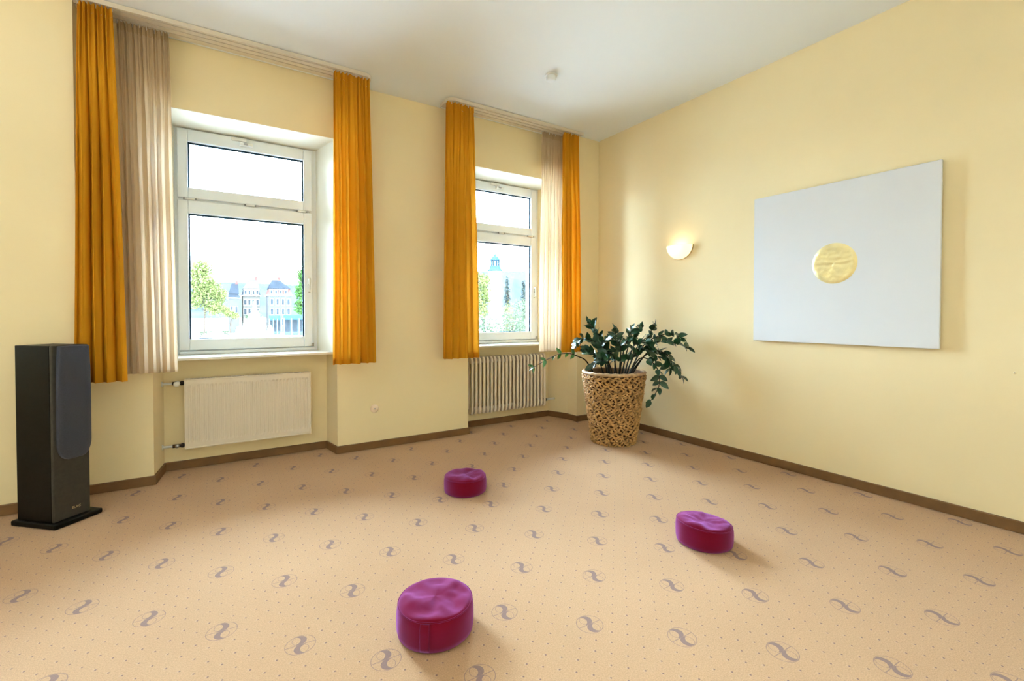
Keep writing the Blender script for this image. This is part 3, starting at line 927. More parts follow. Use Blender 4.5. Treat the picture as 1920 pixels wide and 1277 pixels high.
# ------------------------------------------------------------------ small fittings
t = thing('ceiling_fitting', 'small round white fitting on the ceiling', 'ceiling fitting', (2.548, 3.365, CEIL))
mb = MB(); mb.lathe([(0, 0), (0.056, 0), (0.058, -0.004), (0.055, -0.010), (0.046, -0.012), (0, -0.012)], n=32)
mb.build('mounting_ring', M['white_metal'], t)
mb = MB(); mb.lathe([(0.042, -0.012), (0.044, -0.040), (0.040, -0.048), (0.030, -0.052), (0, -0.052)], n=32)
mb.build('body', M['ceiling'], t)
t = thing('wall_outlet', 'small round blank outlet cover low on the pier wall', 'outlet cover', (1.273, YP, 0.389))
mb = MB(); mb.lathe([(0, -0.012), (0.030, -0.012), (0.037, -0.009), (0.040, -0.004), (0.041, 0.0)], n=28, axis='y')
mb.build('cover', M['plate'], t)
mb = MB(); mb.lathe([(0, -0.0135), (0.006, -0.0135), (0.006, -0.011)], n=10, axis='y')
mb.build('screw', M['steel'], t)
t = thing('wall_plug', 'tiny filled screw hole in the right wall', 'wall plug', (XR, 0.727, 0.953))
mb = MB(); mb.lathe([(0, -0.002), (0.006, -0.002), (0.008, 0.0)], n=12, axis='x')
mb.build('plug', M['wall'], t)
mb = MB(); mb.tube([(-0.002, 0, 0), (-0.005, 0, 0)], 0.003, 8)
mb.build('screw_head', M['steel'], t)

# ------------------------------------------------------------------ potted plant
PX, PY, PH, RT, RB_ = 3.42, 3.45, 0.722, 0.318, 0.216
t = thing('potted_plant', 'dark glossy-leaved arching plant in a tall woven basket planter by the corner', 'potted plant', (PX, PY, 0))
def prad(z): return RB_+(RT-RB_)*(z/PH)**0.92
mb = MB()
prof = [(0, 0.004), (prad(0)-0.012, 0.004)]+[(prad(PH*k/10)-0.014, PH*k/10+0.004*(k == 0)) for k in range(11)]+[(RT-0.045, PH), (RT-0.055, PH-0.08), (RT-0.06, PH-0.12)]
mb.lathe(prof, n=48)
pot = mb.build('planter', M['weave_back'], t)
rnd = random.Random(77)
mb = MB()
# one bent strand
def strand(c, tdir, ndir, ln, wd, th, curl):
    b = ndir.cross(tdir)
    v = []; f = []
    SEG, NS = 5, 6
    for i in range(SEG+1):
        q = i/SEG*2-1
        env = math.sqrt(max(0.0, 1-(abs(q)**2.6)))*0.85+0.12
        cen = c + tdir*(q*ln/2) + ndir*(th*0.9*(1-q*q)) + b*(curl*(q*q-0.4))
        for k in range(NS):
            a = 2*PI*k/NS
            v.append(cen + b*(math.cos(a)*wd/2*env) + ndir*(math.sin(a)*th/2*env))
    for i in range(SEG):
        for k in range(NS):
            k2 = (k+1) % NS
            f.append((i*NS+k, i*NS+k2, (i+1)*NS+k2, (i+1)*NS+k))
    f += [tuple(range(NS))[::-1], tuple(SEG*NS+k for k in range(NS))]
    mb.add(v, f, True)
rows = 31
for j in range(rows):
    z = 0.014+(PH-0.05)*j/(rows-1)
    r_ = prad(z)-0.012
    cnt = int(2*PI*r_/0.036)
    for i in range(cnt):
        a = 2*PI*(i+0.5*(j % 2)+rnd.uniform(-0.18, 0.18))/cnt
        nd = Vector((math.cos(a), math.sin(a), -0.13)).normalized()
        hor = Vector((-math.sin(a), math.cos(a), 0))
        up = nd.cross(hor).normalized()
        if up.z < 0: up = -up
        ang = R(34 if (i+j) % 2 else -28)+rnd.uniform(-0.35, 0.35)
        td = (hor*math.cos(ang)+up*math.sin(ang)).normalized()
        strand(Vector((r_*math.cos(a), r_*math.sin(a), z+rnd.uniform(-0.004, 0.004))), td, nd, rnd.uniform(0.046, 0.062), rnd.uniform(0.018, 0.024), rnd.uniform(0.014, 0.021), rnd.uniform(-0.009, 0.009))
wv = mb.build('weave', M['weave'], pot); wv['kind'] = 'stuff'
mb = MB(); pts = []
for k in range(97):
    a = 2*PI*k/96
    pts.append(((RT-0.012+0.002*math.sin(a*30))*math.cos(a), (RT-0.012+0.002*math.sin(a*30))*math.sin(a), PH-0.006+0.003*math.sin(a*24)))
mb.tube(pts, 0.017, 8, caps=False)
mb.build('rim', M['weave_rim'], pot)
mb = MB(); mb.lathe([(RT-0.055, PH-0.055), (0.18, PH-0.045), (0.0, PH-0.040)], n=32)
mb.build('soil', M['soil'], t)

STEMS = [
    [(3.214, 3.470, 0.645), (3.084, 3.484, 0.837), (2.984, 3.488, 0.889), (2.878, 3.498, 0.925), (2.786, 3.532, 0.921), (2.687, 3.570, 0.882), (2.535, 3.641, 0.791)],
    [(3.342, 3.437, 0.660), (3.317, 3.457, 0.951), (3.258, 3.473, 1.077), (3.191, 3.493, 1.158), (3.141, 3.502, 1.217)],
    [(3.305, 3.413, 0.660), (3.233, 3.415, 0.930), (3.140, 3.452, 1.038), (3.015, 3.484, 1.061), (2.963, 3.504, 1.009)],
    [(3.285, 3.355, 0.660), (3.184, 3.304, 0.930), (3.106, 3.296, 1.021), (3.137, 3.241, 1.079)],
    [(3.431, 3.451, 0.660), (3.457, 3.462, 0.918), (3.467, 3.458, 1.055), (3.454, 3.468, 1.138)],
    [(3.410, 3.370, 0.660), (3.443, 3.330, 0.954), (3.465, 3.294, 1.062), (3.493, 3.278, 1.153)],
    [(3.536, 3.456, 0.660), (3.614, 3.435, 0.969), (3.681, 3.395, 1.080), (3.719, 3.372, 1.169)],
    [(3.509, 3.378, 0.660), (3.602, 3.300, 0.977), (3.664, 3.216, 1.087), (3.699, 3.172, 1.190)],
    [(3.479, 3.327, 0.660), (3.555, 3.188, 0.959), (3.648, 3.036, 1.043), (3.738, 2.931, 1.024), (3.816, 2.845, 0.975)],
    [(3.567, 3.389, 0.660), (3.648, 3.271, 0.977), (3.739, 3.145, 1.088), (3.812, 3.028, 1.112), (3.866, 2.969, 1.071)],
    [(3.419, 3.270, 0.660), (3.455, 3.131, 0.878), (3.505, 3.004, 0.834), (3.515, 2.948, 0.723), (3.498, 2.945, 0.608), (3.433, 2.984, 0.482)],
    [(3.486, 3.298, 0.660), (3.584, 3.145, 0.934), (3.653, 3.007, 0.930), (3.697, 2.929, 0.830), (3.753, 2.880, 0.708)],
    [(3.278, 3.312, 0.660), (3.201, 3.291, 0.826), (3.098, 3.286, 0.863), (3.015, 3.314, 0.824)],
    [(3.254, 3.398, 0.660), (3.148, 3.384, 0.857), (3.066, 3.402, 0.928), (3.014, 3.412, 0.961)],
    [(3.307, 3.282, 0.660), (3.208, 3.241, 0.902), (3.127, 3.245, 0.926), (3.062, 3.262, 0.897)],
    [(3.382, 3.270, 0.660), (3.421, 3.154, 0.930), (3.475, 3.049, 0.970), (3.532, 2.988, 0.906)],
    [(3.358, 3.261, 0.660), (3.390, 3.174, 0.966), (3.426, 3.105, 1.036), (3.472, 3.028, 1.018)],
    [(3.337, 3.298, 0.660), (3.298, 3.232, 0.950), (3.252, 3.215, 1.036), (3.195, 3.229, 1.078)],
    [(3.498, 3.338, 0.660), (3.568, 3.178, 0.890), (3.654, 3.066, 0.936), (3.683, 2.987, 0.878), (3.683, 2.961, 0.776)],
]
def leaf_mesh(name, ln, wd, m, fold=0.25, droop=0.12):
    mb = MB(); v = []; f = []
    SEG = 7
    for i in range(SEG+1):
        q = i/SEG
        w_ = wd*(math.sin(PI*min(1, q**0.85*0.98+0.02))**0.75)*(1-0.12*q)
        if i == SEG: w_ = 0.0004
        if i == 0: w_ = 0.0015
        z = -droop*ln*q*q
        for s in (-1, -0.5, 0, 0.5, 1):
            v.append((q*ln, s*w_/2, z + abs(s)*w_/2*fold))
    for i in range(SEG):
        for k in range(4): f.append((i*5+k, i*5+k+1, (i+1)*5+k+1, (i+1)*5+k))
    mb.add(v, f, True)
    me = mb.mesh(name); me.materials.append(m)
    return me
LM = [leaf_mesh('leaf', 0.098, 0.060, M['leaf']), leaf_mesh('leaf', 0.086, 0.052, M['leaf'], 0.35, 0.2), leaf_mesh('leaf', 0.106, 0.064, M['leaf'], 0.15, 0.25)]
LY = leaf_mesh('leaf', 0.075, 0.036, M['leaf_young'])
rnd = random.Random(5)
base = Vector((PX, PY, 0))
n_leaf = 0
for si, st in enumerate(STEMS):
    pts = spline([Vector(p)-base for p in st], 26)
    mb = MB(); mb.tube(pts, [0.0075*(1-0.68*i/26) for i in range(27)], 6)
    so = mb.build('stem', M['stem'], t)
    sparse = si == 0
    npair = 6 if sparse else (8 if len(st) > 4 else 7)
    start = 0.42 if sparse else (0.20 if si in (4, 5, 6, 7, 16, 17) else 0.31)
    for k in range(npair):
        q = start+(0.985-start)*(k/(npair-1))
        idx = min(25, int(q*26)); p = pts[idx].lerp(pts[idx+1], q*26-idx)
        tg = (pts[min(26, idx+1)]-pts[max(0, idx-1)]).normalized()
        side0 = tg.cross(Vector((0, 0, 1)))
        if side0.length < 0.1: side0 = Vector((1, 0, 0))
        side0.normalize()
        roll = rnd.uniform(-0.7, 0.7)+(PI/2 if sparse else 0)
        sides = (-1, 1)
        if k == npair-1: sides = (-1, 0, 1)
        if sparse and k in (1, 3): sides = (1,)
        for s in sides:
            if s == 0: d = tg.copy()
            else:
                sd = Matrix.Rotation(roll, 3, tg) @ side0
                d = (sd*s*0.85+tg*0.65+Vector((rnd.uniform(-.18, .18), rnd.uniform(-.18, .18), rnd.uniform(-.05, .22)))).normalized()
            outw = Vector((p.x, p.y, 0.0)); outw = outw.normalized() if outw.length > 0.05 else Vector((-0.7, -0.7, 0))
            up = outw*rnd.uniform(0.1, 1.0)+Vector((-0.35, -0.45, 0))*rnd.uniform(0.0, 1.6)+Vector((rnd.uniform(-.7, .7), rnd.uniform(-.7, .7), rnd.uniform(0.25, 0.9)))
            yv = up.cross(d)
            if yv.length < 0.05: yv = Vector((1, 0, 0)).cross(d)
            yv.normalize(); zv = d.cross(yv)
            sc_ = rnd.uniform(0.85, 1.12)*(0.8 if k == npair-1 else 1.0)
            mt = Matrix((( d.x, yv.x, zv.x, p.x), (d.y, yv.y, zv.y, p.y), (d.z, yv.z, zv.z, p.z), (0, 0, 0, 1))) @ Matrix.Scale(sc_, 4)
            tip = base+p+d*0.105*sc_
            if tip.x > XR-0.012: continue
            share(LY if sparse else rnd.choice(LM), 'leaf', so, mt)
            n_leaf += 1

# ------------------------------------------------------------------ unseen fill-light bowls, added to brighten the room
M['glow'] = mat('fill_emitter', (0.9, 0.9, 0.9), 0.3, noise_scale=3, noise_amt=0.01, emit=(0.95, 0.98, 1.0), emit_s=17.0)
def make_fill_bowl(label, x, y):
    t = thing('fill_light_bowl', label, 'fill light', (x, y, CEIL), group='added fill-light bowls')
    mb = MB(); mb.lathe([(0, 0), (0.055, 0), (0.05, -0.025), (0.012, -0.035), (0, -0.035)], n=24)
    mb.build('canopy', M['white_metal'], t)
    mb = MB(); mb.tube([(0, 0, -0.03), (0, 0, -1.08)], 0.006, 8)
    mb.build('cord', M['dark_metal'], t)
    mb = MB(); mb.lathe([(0.25, -1.08), (0.245, -1.10), (0.21, -1.17), (0.14, -1.225), (0.06, -1.25), (0, -1.255)], n=36)
    mb.build('bowl', M['white_metal'], t)
    mb = MB(); mb.lathe([(0.24, -1.095), (0.006, -1.095)], n=36)
    mb.build('diffuser', M['glow'], t)
for x, y, lb in ((1.1, -0.9, 'added white fill-light bowl nearest the canvas wall'), (-1.5, 0.75, 'added white fill-light bowl in the middle of the room'), (-3.0, -0.85, 'added white fill-light bowl near the rear wall, furthest from the canvas'), (-1.9, 2.5, 'added white fill-light bowl closest to the speaker'), (-4.6, 1.7, 'added white fill-light bowl in the deep end of the room')):
    make_fill_bowl(lb, x, y)

# ------------------------------------------------------------------ the world outside
GZ = -4.0
E = {}
E['ground'] = mat('pale_paving', (0.76, 0.755, 0.74), 0.9, spec=0.0, noise_scale=0.08, noise_amt=0.1)
E['lawn'] = mat('lawn', (0.0319, 0.0447, 0.0163), 0.9, spec=0.0, noise_scale=0.2, noise_amt=0.2)
E['hill'] = mat('wooded_hill', (0.0125, 0.0145, 0.0155), 0.95, spec=0.0, noise_scale=0.02, noise_amt=0.25)
E['fol1'] = mat('spring_foliage', (0.0347, 0.0406, 0.0130), 0.6, spec=0.0, noise_scale=0.6, noise_amt=0.3)
E['fol2'] = mat('fresh_foliage', (0.0100, 0.0227, 0.0057), 0.6, spec=0.0, noise_scale=0.6, noise_amt=0.3)
E['fol3'] = mat('grey_green_foliage', (0.0213, 0.0262, 0.0170), 0.6, spec=0.0, noise_scale=0.6, noise_amt=0.3)
E['conifer'] = mat('conifer_needles', (0.0093, 0.0155, 0.0155), 0.7, spec=0.0, noise_scale=0.6, noise_amt=0.3)
E['bark'] = mat('bark', (0.0190, 0.0142, 0.0113), 0.9, spec=0.0, noise_scale=4, noise_amt=0.3)
E['slate'] = mat('slate_roof', (0.0065, 0.0078, 0.0101), 0.6, spec=0.0, noise_scale=0.8, noise_amt=0.2)
E['tile'] = mat('red_tile_roof', (0.0270, 0.0128, 0.0113), 0.8, spec=0.0, noise_scale=0.8, noise_amt=0.2)
E['plaster'] = mat('pale_plaster', (0.0175, 0.0169, 0.0169), 0.9, spec=0.0, noise_scale=0.4, noise_amt=0.05)
E['plaster2'] = mat('cream_plaster', (0.0216, 0.0196, 0.0175), 0.9, spec=0.0, noise_scale=0.4, noise_amt=0.05)
E['pane'] = mat('house_window', (0.0077, 0.0093, 0.0113), 0.1, spec=0.0, noise_scale=1, noise_amt=0.1)
E['wframe'] = mat('house_window_frame', (0.1580, 0.1580, 0.1530), 0.5, spec=0.0, noise_scale=1, noise_amt=0.02)
E['awning'] = mat('blue_awning', (0.0070, 0.0190, 0.0242), 0.7, spec=0.0, noise_scale=1, noise_amt=0.1)
E['shop'] = mat('shop_front', (0.0163, 0.0227, 0.0255), 0.5, spec=0.0, noise_scale=1, noise_amt=0.2)
E['tent'] = mat('grey_tent_cloth', (0.0355, 0.0367, 0.0397), 0.8, spec=0.0, noise_scale=0.6, noise_amt=0.06)
E['water'] = mat('fountain_spray', (0.6000, 0.6160, 0.6240), 0.5, spec=0.0, noise_scale=1.5, noise_amt=0.05)
E['copper'] = mat('verdigris_copper', (0.0070, 0.0142, 0.0207), 0.5, spec=0.0, noise_scale=0.5, noise_amt=0.2)
mb = MB(); mb.box(-500, 900, 7.0, 1200, GZ-0.5, GZ)
tag(mb.build('plaza_ground', E['ground']), kind='structure')
mb = MB(); mb.box(XL-0.3, XR+0.3, YB-0.3, YF, GZ-0.5, -0.25)
tag(mb.build('wall_lower_storey', E['plaster2']), kind='structure')

def make_hill(label, y, x0, x1, prof, depth, seed):
    mb = MB(); v = []; f = []
    nx, ny = 60, 6
    for j in range(ny+1):
        for i in range(nx+1):
            q = i/nx; x = x0+(x1-x0)*q
            k = q*(len(prof)-1); a = min(int(k), len(prof)-2); hh = prof[a]+(prof[a+1]-prof[a])*(k-a)
            s = math.sin(PI/2*min(1, j/(ny*0.6)))
            h = hh*s + (3.0*noise.noise(Vector((x*0.02, j*1.7, seed)))+2.0*noise.noise(Vector((x*0.09, j*3.1, seed))))*s
            v.append((x, y+depth*j/ny, GZ+(h-GZ)*s*0.999))
    for j in range(ny):
        for i in range(nx): f.append((j*(nx+1)+i, j*(nx+1)+i+1, (j+1)*(nx+1)+i+1, (j+1)*(nx+1)+i))
    mb.add(v, f, True)
    tag(mb.build('wooded_hill', E['hill']), label, 'hill')
make_hill('long low wooded hill behind the houses', 900, -260, 300, [50, 56, 60, 66, 70, 71, 70, 72, 80], 400, 1.0)
make_hill('higher wooded hill behind the church tower', 680, 300, 640, [92, 97, 100, 101, 102, 104, 108], 400, 4.0)

def make_tree(label, loc, trunk_h, blobs, m, n, leaf, seed, lean=0.0, cat='tree', name='broadleaf_tree', group='trees outside', trunk_r=0.16):
    t = thing(name, label, cat, loc, group=group)
    rnd = random.Random(seed)
    mb = MB(); mb.tube([(0, 0, 0), (lean*0.4, 0, trunk_h*0.5), (lean, 0, trunk_h)], [trunk_r, trunk_r*0.8, trunk_r*0.5], 8)
    for b in blobs[:4]:
        mb.tube([(lean*0.7, 0, trunk_h*0.7), ((lean+b[0])/2, b[1]/2, (trunk_h*0.75+b[2])/2), (b[0], b[1], b[2])], [trunk_r*0.4, trunk_r*0.3, trunk_r*0.12], 6)
    mb.build('trunk', E['bark'], t)
    mb = MB(); v = []; f = []
    vol = [b[3]*b[4] for b in blobs]; tv = sum(vol)
    for b, w_ in zip(blobs, vol):
        for _ in range(int(n*w_/tv)):
            while True:
                p = Vector((rnd.uniform(-1, 1), rnd.uniform(-1, 1), rnd.uniform(-1, 1)))
                if 0.15 < p.length < 1: break
            p = p*(0.55+0.45*rnd.random())
            c = Vector((b[0]+p.x*b[3], b[1]+p.y*b[3], b[2]+p.z*b[4]))
            d = Vector((rnd.gauss(0, 1), rnd.gauss(0, 1), rnd.gauss(0, 1))).normalized()
            e = d.cross(Vector((rnd.gauss(0, 1), rnd.gauss(0, 1), rnd.gauss(0, 1)))).normalized()
            L_ = leaf*rnd.uniform(0.6, 1.3); o = len(v)
            v += [c-d*L_, c+e*L_*0.5, c+d*L_, c-e*L_*0.5]
            f.append((o, o+1, o+2, o+3))
    mb.add(v, f)
    o = mb.build('foliage', m, t); o['kind'] = 'stuff'
    return t
k25 = 2.5
make_tree('large pale spring tree on the square left of the houses', (-2.2, 95, GZ), 8.0, [(-0.5, 0, 11.3, 2.7, 3.0), (0.9, 0.4, 9.6, 2.3, 2.3), (1.6, -0.5, 6.6, 1.8, 1.7), (-1.2, 0.2, 8.0, 2.2, 2.0), (-0.2, 0, 13.3, 2.0, 1.9), (2.4, 0.3, 8.6, 1.4, 1.8)], E['fol1'], 9000, 0.20, 21, 0.3)
make_tree('slender young tree with thin trunk in front of the houses', (1.40, 91, GZ), 4.6, [(0.0, 0, 5.6, 1.0, 0.8), (0.8, 0.2, 5.2, 0.9, 0.7), (-0.5, 0.1, 6.2, 0.8, 0.7)], E['fol1'], 1500, 0.15, 22, 0.4, trunk_r=0.12)
make_tree('bright green tree at the edge of the shop fronts', (10.1, 70, GZ), 6.0, [(0.0, 0, 10.8, 1.2, 1.6), (0.1, 0.2, 8.6, 1.6, 1.7), (-0.1, 0, 6.4, 1.4, 1.5), (0.8, 0.3, 9.8, 1.5, 2.0)], E['fol2'], 3600, 0.20, 23)
make_tree('small round bush below the slate roof', (6.5, 128, GZ), 3.0, [(0, 0, 4.6, 1.5, 1.2), (1.2, 0.3, 5.6, 1.2, 0.9)], E['fol3'], 1400, 0.2, 24, name='round_bush', cat='bush')
make_tree('yellow-green tree beneath the church tower', (19.3, 35, GZ), 5.0, [(-0.4, 0, 8.2, 0.9, 1.0), (0.2, 0.2, 7.0, 1.0, 1.1), (-0.3, 0, 5.6, 1.1, 1.0), (0.3, 0.2, 8.3, 0.7, 0.7), (-1.0, 0, 6.8, 0.9, 1.2)], E['fol1'], 3600, 0.10, 31)
for i, (x, y, h, r_, m, lb) in enumerate([(11.2, 20, 5.57, 1.2, 'fol3', 'wide grey-green treetop close below the second window'), (16.2, 25.5, 5.98, 1.36, 'fol3', 'grey-green treetop beside the wide treetop'), (20.8, 31.3, 6.74, 1.15, 'fol3', 'tall narrow grey-green treetop by the window edge'), (27.5, 44, 6.9, 1.8, 'fol1', 'soft pale treetop between the yellow-green tree and the conifers')]):
    make_tree(lb, (x, y, GZ), h*0.7, [(0, 0, h-r_*0.9, r_, r_*0.95), (r_*0.5, 0.2, h-r_*2.1, r_*1.1, r_*1.1), (-r_*0.5, -0.2, h-r_*2.3, r_*1.1, r_*1.1)], E[m], 3200, 0.085, 40+i)
def make_conifer(label, loc, h, r_, seed):
    t = thing('conifer', label, 'tree', loc, group='conifers outside')
    rnd = random.Random(seed)
    mb = MB(); mb.tube([(0, 0, 0), (0, 0, h*0.96)], [0.2, 0.03], 8)
    mb.build('trunk', E['bark'], t)
    mb = MB(); v = []; f = []
    for _ in range(1800):
        q = rnd.random()**0.7; z = h*(1-q)+0.2; rr = r_*(0.12+0.88*q)*(0.75+0.25*math.sin(z*5))*math.sqrt(rnd.random())
        a = rnd.uniform(0, 2*PI)
        c = Vector((rr*math.cos(a), rr*math.sin(a), z)); d = Vector((math.cos(a), math.sin(a), -0.35)).normalized(); e = d.cross(Vector((0, 0, 1))).normalized()
        L_ = 0.35; o = len(v)
        v += [c-d*L_*0.4, c+e*0.12, c+d*L_, c-e*0.12]; f.append((o, o+1, o+2, o+3))
    mb.add(v, f)
    o = mb.build('needles', E['conifer'], t); o['kind'] = 'stuff'
make_conifer('tall blue-green conifer right of the pale treetops', (40.2, 60, GZ), 10.6, 1.7, 51)
make_conifer('shorter blue-green conifer below the church tower hill', (36.0, 58.2, GZ), 10.8, 1.3, 52)

# houses across the square
def house(name, label, x0, x1, y0, y1, ze, zm, zr, wall, roof_low, roof_top, hip, wins, dorm, ridge_in):
    t = thing(name, label, 'house', ((x0+x1)/2, (y0+y1)/2, GZ), group='houses across the square')
    inv = Matrix.Translation((-(x0+x1)/2, -(y0+y1)/2, -GZ))
    def Bh(mb, nm, m, par=t):
        o = mb.build(nm, m, par); o.data.transform(inv); return o
    mb = MB(); mb.box(x0, x1, y0, y1, GZ, ze)
    w_ = Bh(mb, 'wall', wall)
    mb = MB(); mb.box(x0-0.3, x1+0.3, y0-0.3, y1+0.3, ze, ze+0.25)
    Bh(mb, 'eave', E['wframe'])
    i_ = 0.7
    lo = [(x0-0.2, y0-0.2), (x1+0.2, y0-0.2), (x1+0.2, y1+0.2), (x0-0.2, y1+0.2)]
    hi = [(x0+i_*0.5, y0+i_), (x1-i_*0.5, y0+i_), (x1-i_*0.5, y1-i_), (x0+i_*0.5, y1-i_)]
    mb = MB(); mb.add([(*p, ze+0.25) for p in lo]+[(*p, zm) for p in hi], [(0,1,5,4),(1,2,6,5),(2,3,7,6),(3,0,4,7),(4,5,6,7)])
    ml = Bh(mb, 'mansard_roof', roof_low)
    ym = (y0+y1)/2
    mb = MB(); mb.add([(p[0]+(-0.25 if p[0] < (x0+x1)/2 else 0.25), p[1]+(-0.25 if p[1] < ym else 0.25), zm) for p in hi]+[(x0+ridge_in[0], ym, zr), (x1-ridge_in[1], ym, zr)], [(0,1,5,4),(1,2,5),(2,3,4,5),(3,0,4),(3,2,1,0)])
    Bh(mb, 'hip_roof', roof_top)
    mb = MB(); cx = x1-ridge_in[1]-0.4; mb.box(cx-0.35, cx+0.35, ym-0.3, ym+0.3, zr-0.8, zr+0.9)
    Bh(mb, 'chimney', E['tile'])
    for q in dorm:
        xx = x0+(x1-x0)*q
        mb = MB(); mb.box(xx-0.42, xx+0.42, y0-0.15, y0+1.0, ze+0.45, zm-0.35); mb.prism([(xx-0.5, y0-0.2), (xx+0.5, y0-0.2), (xx+0.5, y0+1.0), (xx-0.5, y0+1.0)], zm-0.35, zm-0.2)
        d = Bh(mb, 'dormer', E['wframe'])
        mb = MB(); mb.box(xx-0.26, xx+0.26, y0-0.19, y0-0.15, ze+0.6, zm-0.5)
        o = mb.build('pane', E['pane'], d); o.data.transform(inv)
    for (q, z0, z1, hw) in wins:
        xx = x0+(x1-x0)*q
        mb = MB(); mb.box(xx-hw-0.1, xx+hw+0.1, y0-0.08, y0, z0-0.1, z1+0.1)
        d = Bh(mb, 'window', E['wframe'])
        mb = MB(); mb.box(xx-hw, xx+hw, y0-0.12, y0-0.08, z0, z1)
        o = mb.build('pane', E['pane'], d); o.data.transform(inv)
    return t
KS = 1.6
def S(v): return 1.3+(v-1.3)*KS
WR = [(q, z0, z1, 0.33) for z0, z1 in ((4.3, 6.0), (1.4, 3.2), (-1.8, 0.2)) for q in (0.14, 0.38, 0.62, 0.86)]
house('mansard_house', 'pale house with light hipped roof and white dormers', 6.1, 10.6, 160, 168, S(4.85), S(6.25), S(8.15), E['plaster2'], E['slate'], E['plaster'], True, WR, (0.16, 0.39, 0.62, 0.85), (1.8, 0.3))
house('mansard_house', 'house with steep slate roof over a red tiled mansard', 12.3, 18.4, 152, 160, S(4.85), S(6.15), S(7.85), E['plaster'], E['tile'], E['slate'], True, WR, (0.12, 0.32, 0.52, 0.74), (1.2, 2.6))
house('slate_wing', 'low wing with dark slate roof beside the pale house', 2.4, 5.2, 158, 166, S(4.3), S(5.2), S(7.2), E['plaster'], E['slate'], E['slate'], True, [(0.3, 2.0, 3.8, 0.3), (0.7, 2.0, 3.8, 0.3)], (), (0.9, 0.2))
# shop awnings
for i, (x0, x1, y, z1, lb) in enumerate([(11.2, 13.9, 136, 1.15, 'narrow blue awning over the left shop front'), (14.0, 19.2, 130, 1.3, 'wide blue awning over the right shop front')]):
    t = thing('shop_awning', lb, 'awning', ((x0+x1)/2, y, GZ), group='awnings across the square')
    inv = Matrix.Translation((-(x0+x1)/2, -y, -GZ))
    mb = MB(); mb.add([(x0, y, z1-0.9), (x1, y, z1-0.9), (x1, y+1.8, z1), (x0, y+1.8, z1), (x0, y, z1-1.2), (x1, y, z1-1.2)], [(0,1,2,3), (4,5,1,0)])
    o = mb.build('canopy', E['awning'], t); o.data.transform(inv)
    for k in range(4):
        xx = x0+(x1-x0)*k/3
        mb = MB(); mb.tube([(xx, y, GZ), (xx, y, z1-0.9)], 0.08, 6)
        o = mb.build('post', E['wframe'], t); o.data.transform(inv)
    mb = MB(); mb.box(x0, x1, y+1.8, y+2.2, GZ, z1)
    o = mb.build('shop_front', E['shop'], t); o.data.transform(inv)
    for k in range(3):
        xa_, xb_ = x0+(x1-x0)*(k+0.12)/3, x0+(x1-x0)*(k+0.88)/3
        mb = MB(); mb.box(xa_, xb_, y+1.74, y+1.8, GZ+1.0, z1-1.3)
        o = mb.build('shop_window', E['pane'], t); o.data.transform(inv)
# dome tent
t = thing('dome_tent', 'low grey dome tent with a white centre band on the square', 'tent', (-0.47, 84, GZ))
mb = MB(); mb.lathe([(2.85*math.cos(a), 2.7*math.sin(a)) for a in [k*PI/2/8 for k in range(9)]], n=32)
mb.build('tent_cloth', E['tent'], t)
mb = MB(); pts = [(0.2+0.0*k, -2.88*math.cos(k*PI/16), 2.73*math.sin(k*PI/16)) for k in range(9)]
for i in range(8):
    a, b = pts[i], pts[i+1]
    mb.add([(a[0]-0.45, a[1], a[2]), (a[0]+0.45, a[1], a[2]), (b[0]+0.45, b[1], b[2]), (b[0]-0.45, b[1], b[2])], [(0,1,2,3)])
mb.build('white_band', E['water'], t)
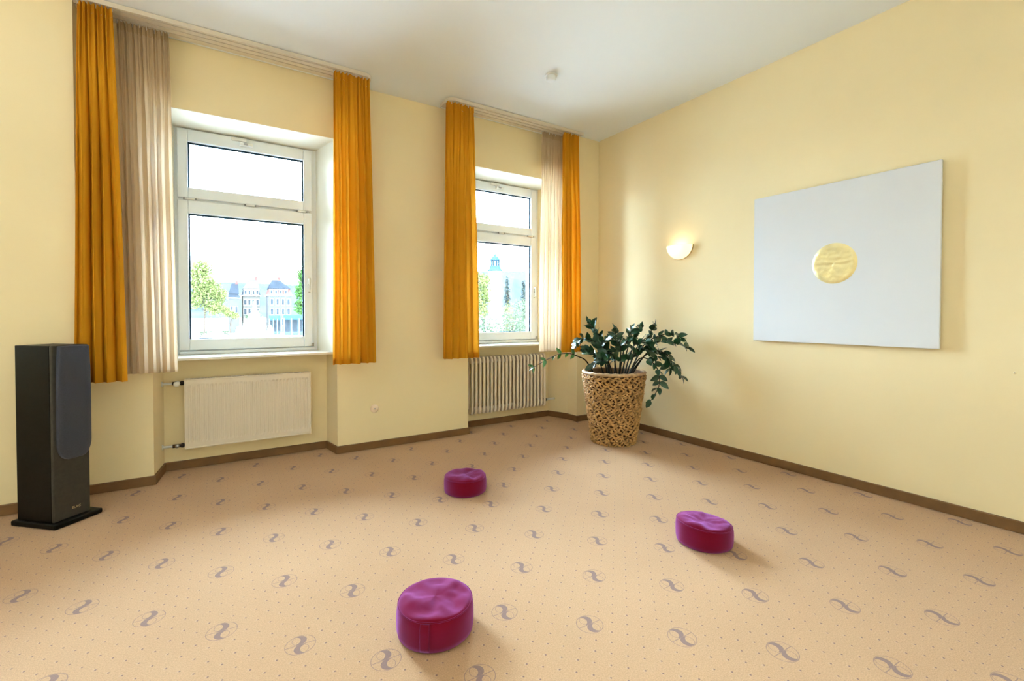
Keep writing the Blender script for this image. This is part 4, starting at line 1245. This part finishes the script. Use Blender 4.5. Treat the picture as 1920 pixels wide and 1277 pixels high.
# hedge
t = thing('clipped_hedge', 'low hedge running behind the dome tent', 'hedge', (-0.8, 118, GZ))
mb = MB(); rnd = random.Random(8); v = []; f = []
for _ in range(1600):
    c = Vector((rnd.uniform(-2.6, 2.6), rnd.uniform(-0.5, 0.5), rnd.uniform(0.0, 1.9))); d = Vector((rnd.gauss(0, 1), rnd.gauss(0, 1), rnd.gauss(0, 1))).normalized(); e = d.orthogonal().normalized()
    o = len(v); v += [c-d*0.2, c+e*0.1, c+d*0.2, c-e*0.1]; f.append((o, o+1, o+2, o+3))
mb.add(v, f)
o = mb.build('foliage', E['fol3'], t); o['kind'] = 'stuff'
# fountain
t = thing('fountain', 'white spraying fountain in the middle of the square', 'fountain', (6.4, 112, GZ))
mb = MB(); mb.lathe([(0, 0), (5.0, 0), (5.0, 0.6), (4.7, 0.6), (4.7, 0.3), (0, 0.3)], n=40)
mb.build('basin', E['ground'], t)
for k, (dx, h, r_) in enumerate([(0, 8.3, 0.75), (-1.6, 4.6, 0.8), (1.5, 5.0, 0.8), (-3.0, 3.0, 0.7), (2.9, 3.2, 0.7), (0.6, 6.2, 0.8), (-0.8, 5.6, 0.9)]):
    mb = MB(); mb.lathe([(r_*1.25, 0.3), (r_*1.05, h*0.2), (r_*0.8, h*0.5), (r_*0.55, h*0.8), (r_*0.3, h*0.95), (0.02, h)], (dx, 0.4*((k % 3)-1), 0), n=14)
    mb.build('water_jet', E['water'], t)
# church tower
t = thing('church_tower', 'church tower with blue-green copper cupola on the hillside', 'tower', (175.0, 300, GZ))
mb = MB(); mb.box(-3.6, 3.6, -3.6, 3.6, 0, 38)
mb.build('shaft', E['ground'], t)
mb = MB(); mb.lathe([(5.6, 37.6), (5.9, 38.6), (4.4, 40.0), (4.0, 42.0)], n=8, smooth=False)
mb.build('lower_roof', E['copper'], t)
for k in range(8):
    a = 2*PI*k/8
    mb = MB(); mb.tube([(3.0*math.cos(a), 3.0*math.sin(a), 42), (3.0*math.cos(a), 3.0*math.sin(a), 46.2)], 0.5, 6)
    mb.build('lantern_post', E['copper'], t)
mb = MB(); mb.lathe([(4.0, 46.0), (3.6, 46.8), (2.6, 48.4), (1.0, 49.6), (0.4, 51.0), (0.0, 53.4)], n=16)
mb.build('cupola', E['copper'], t)

print('LEAVES', n_leaf, 'objects', len(bpy.data.objects))
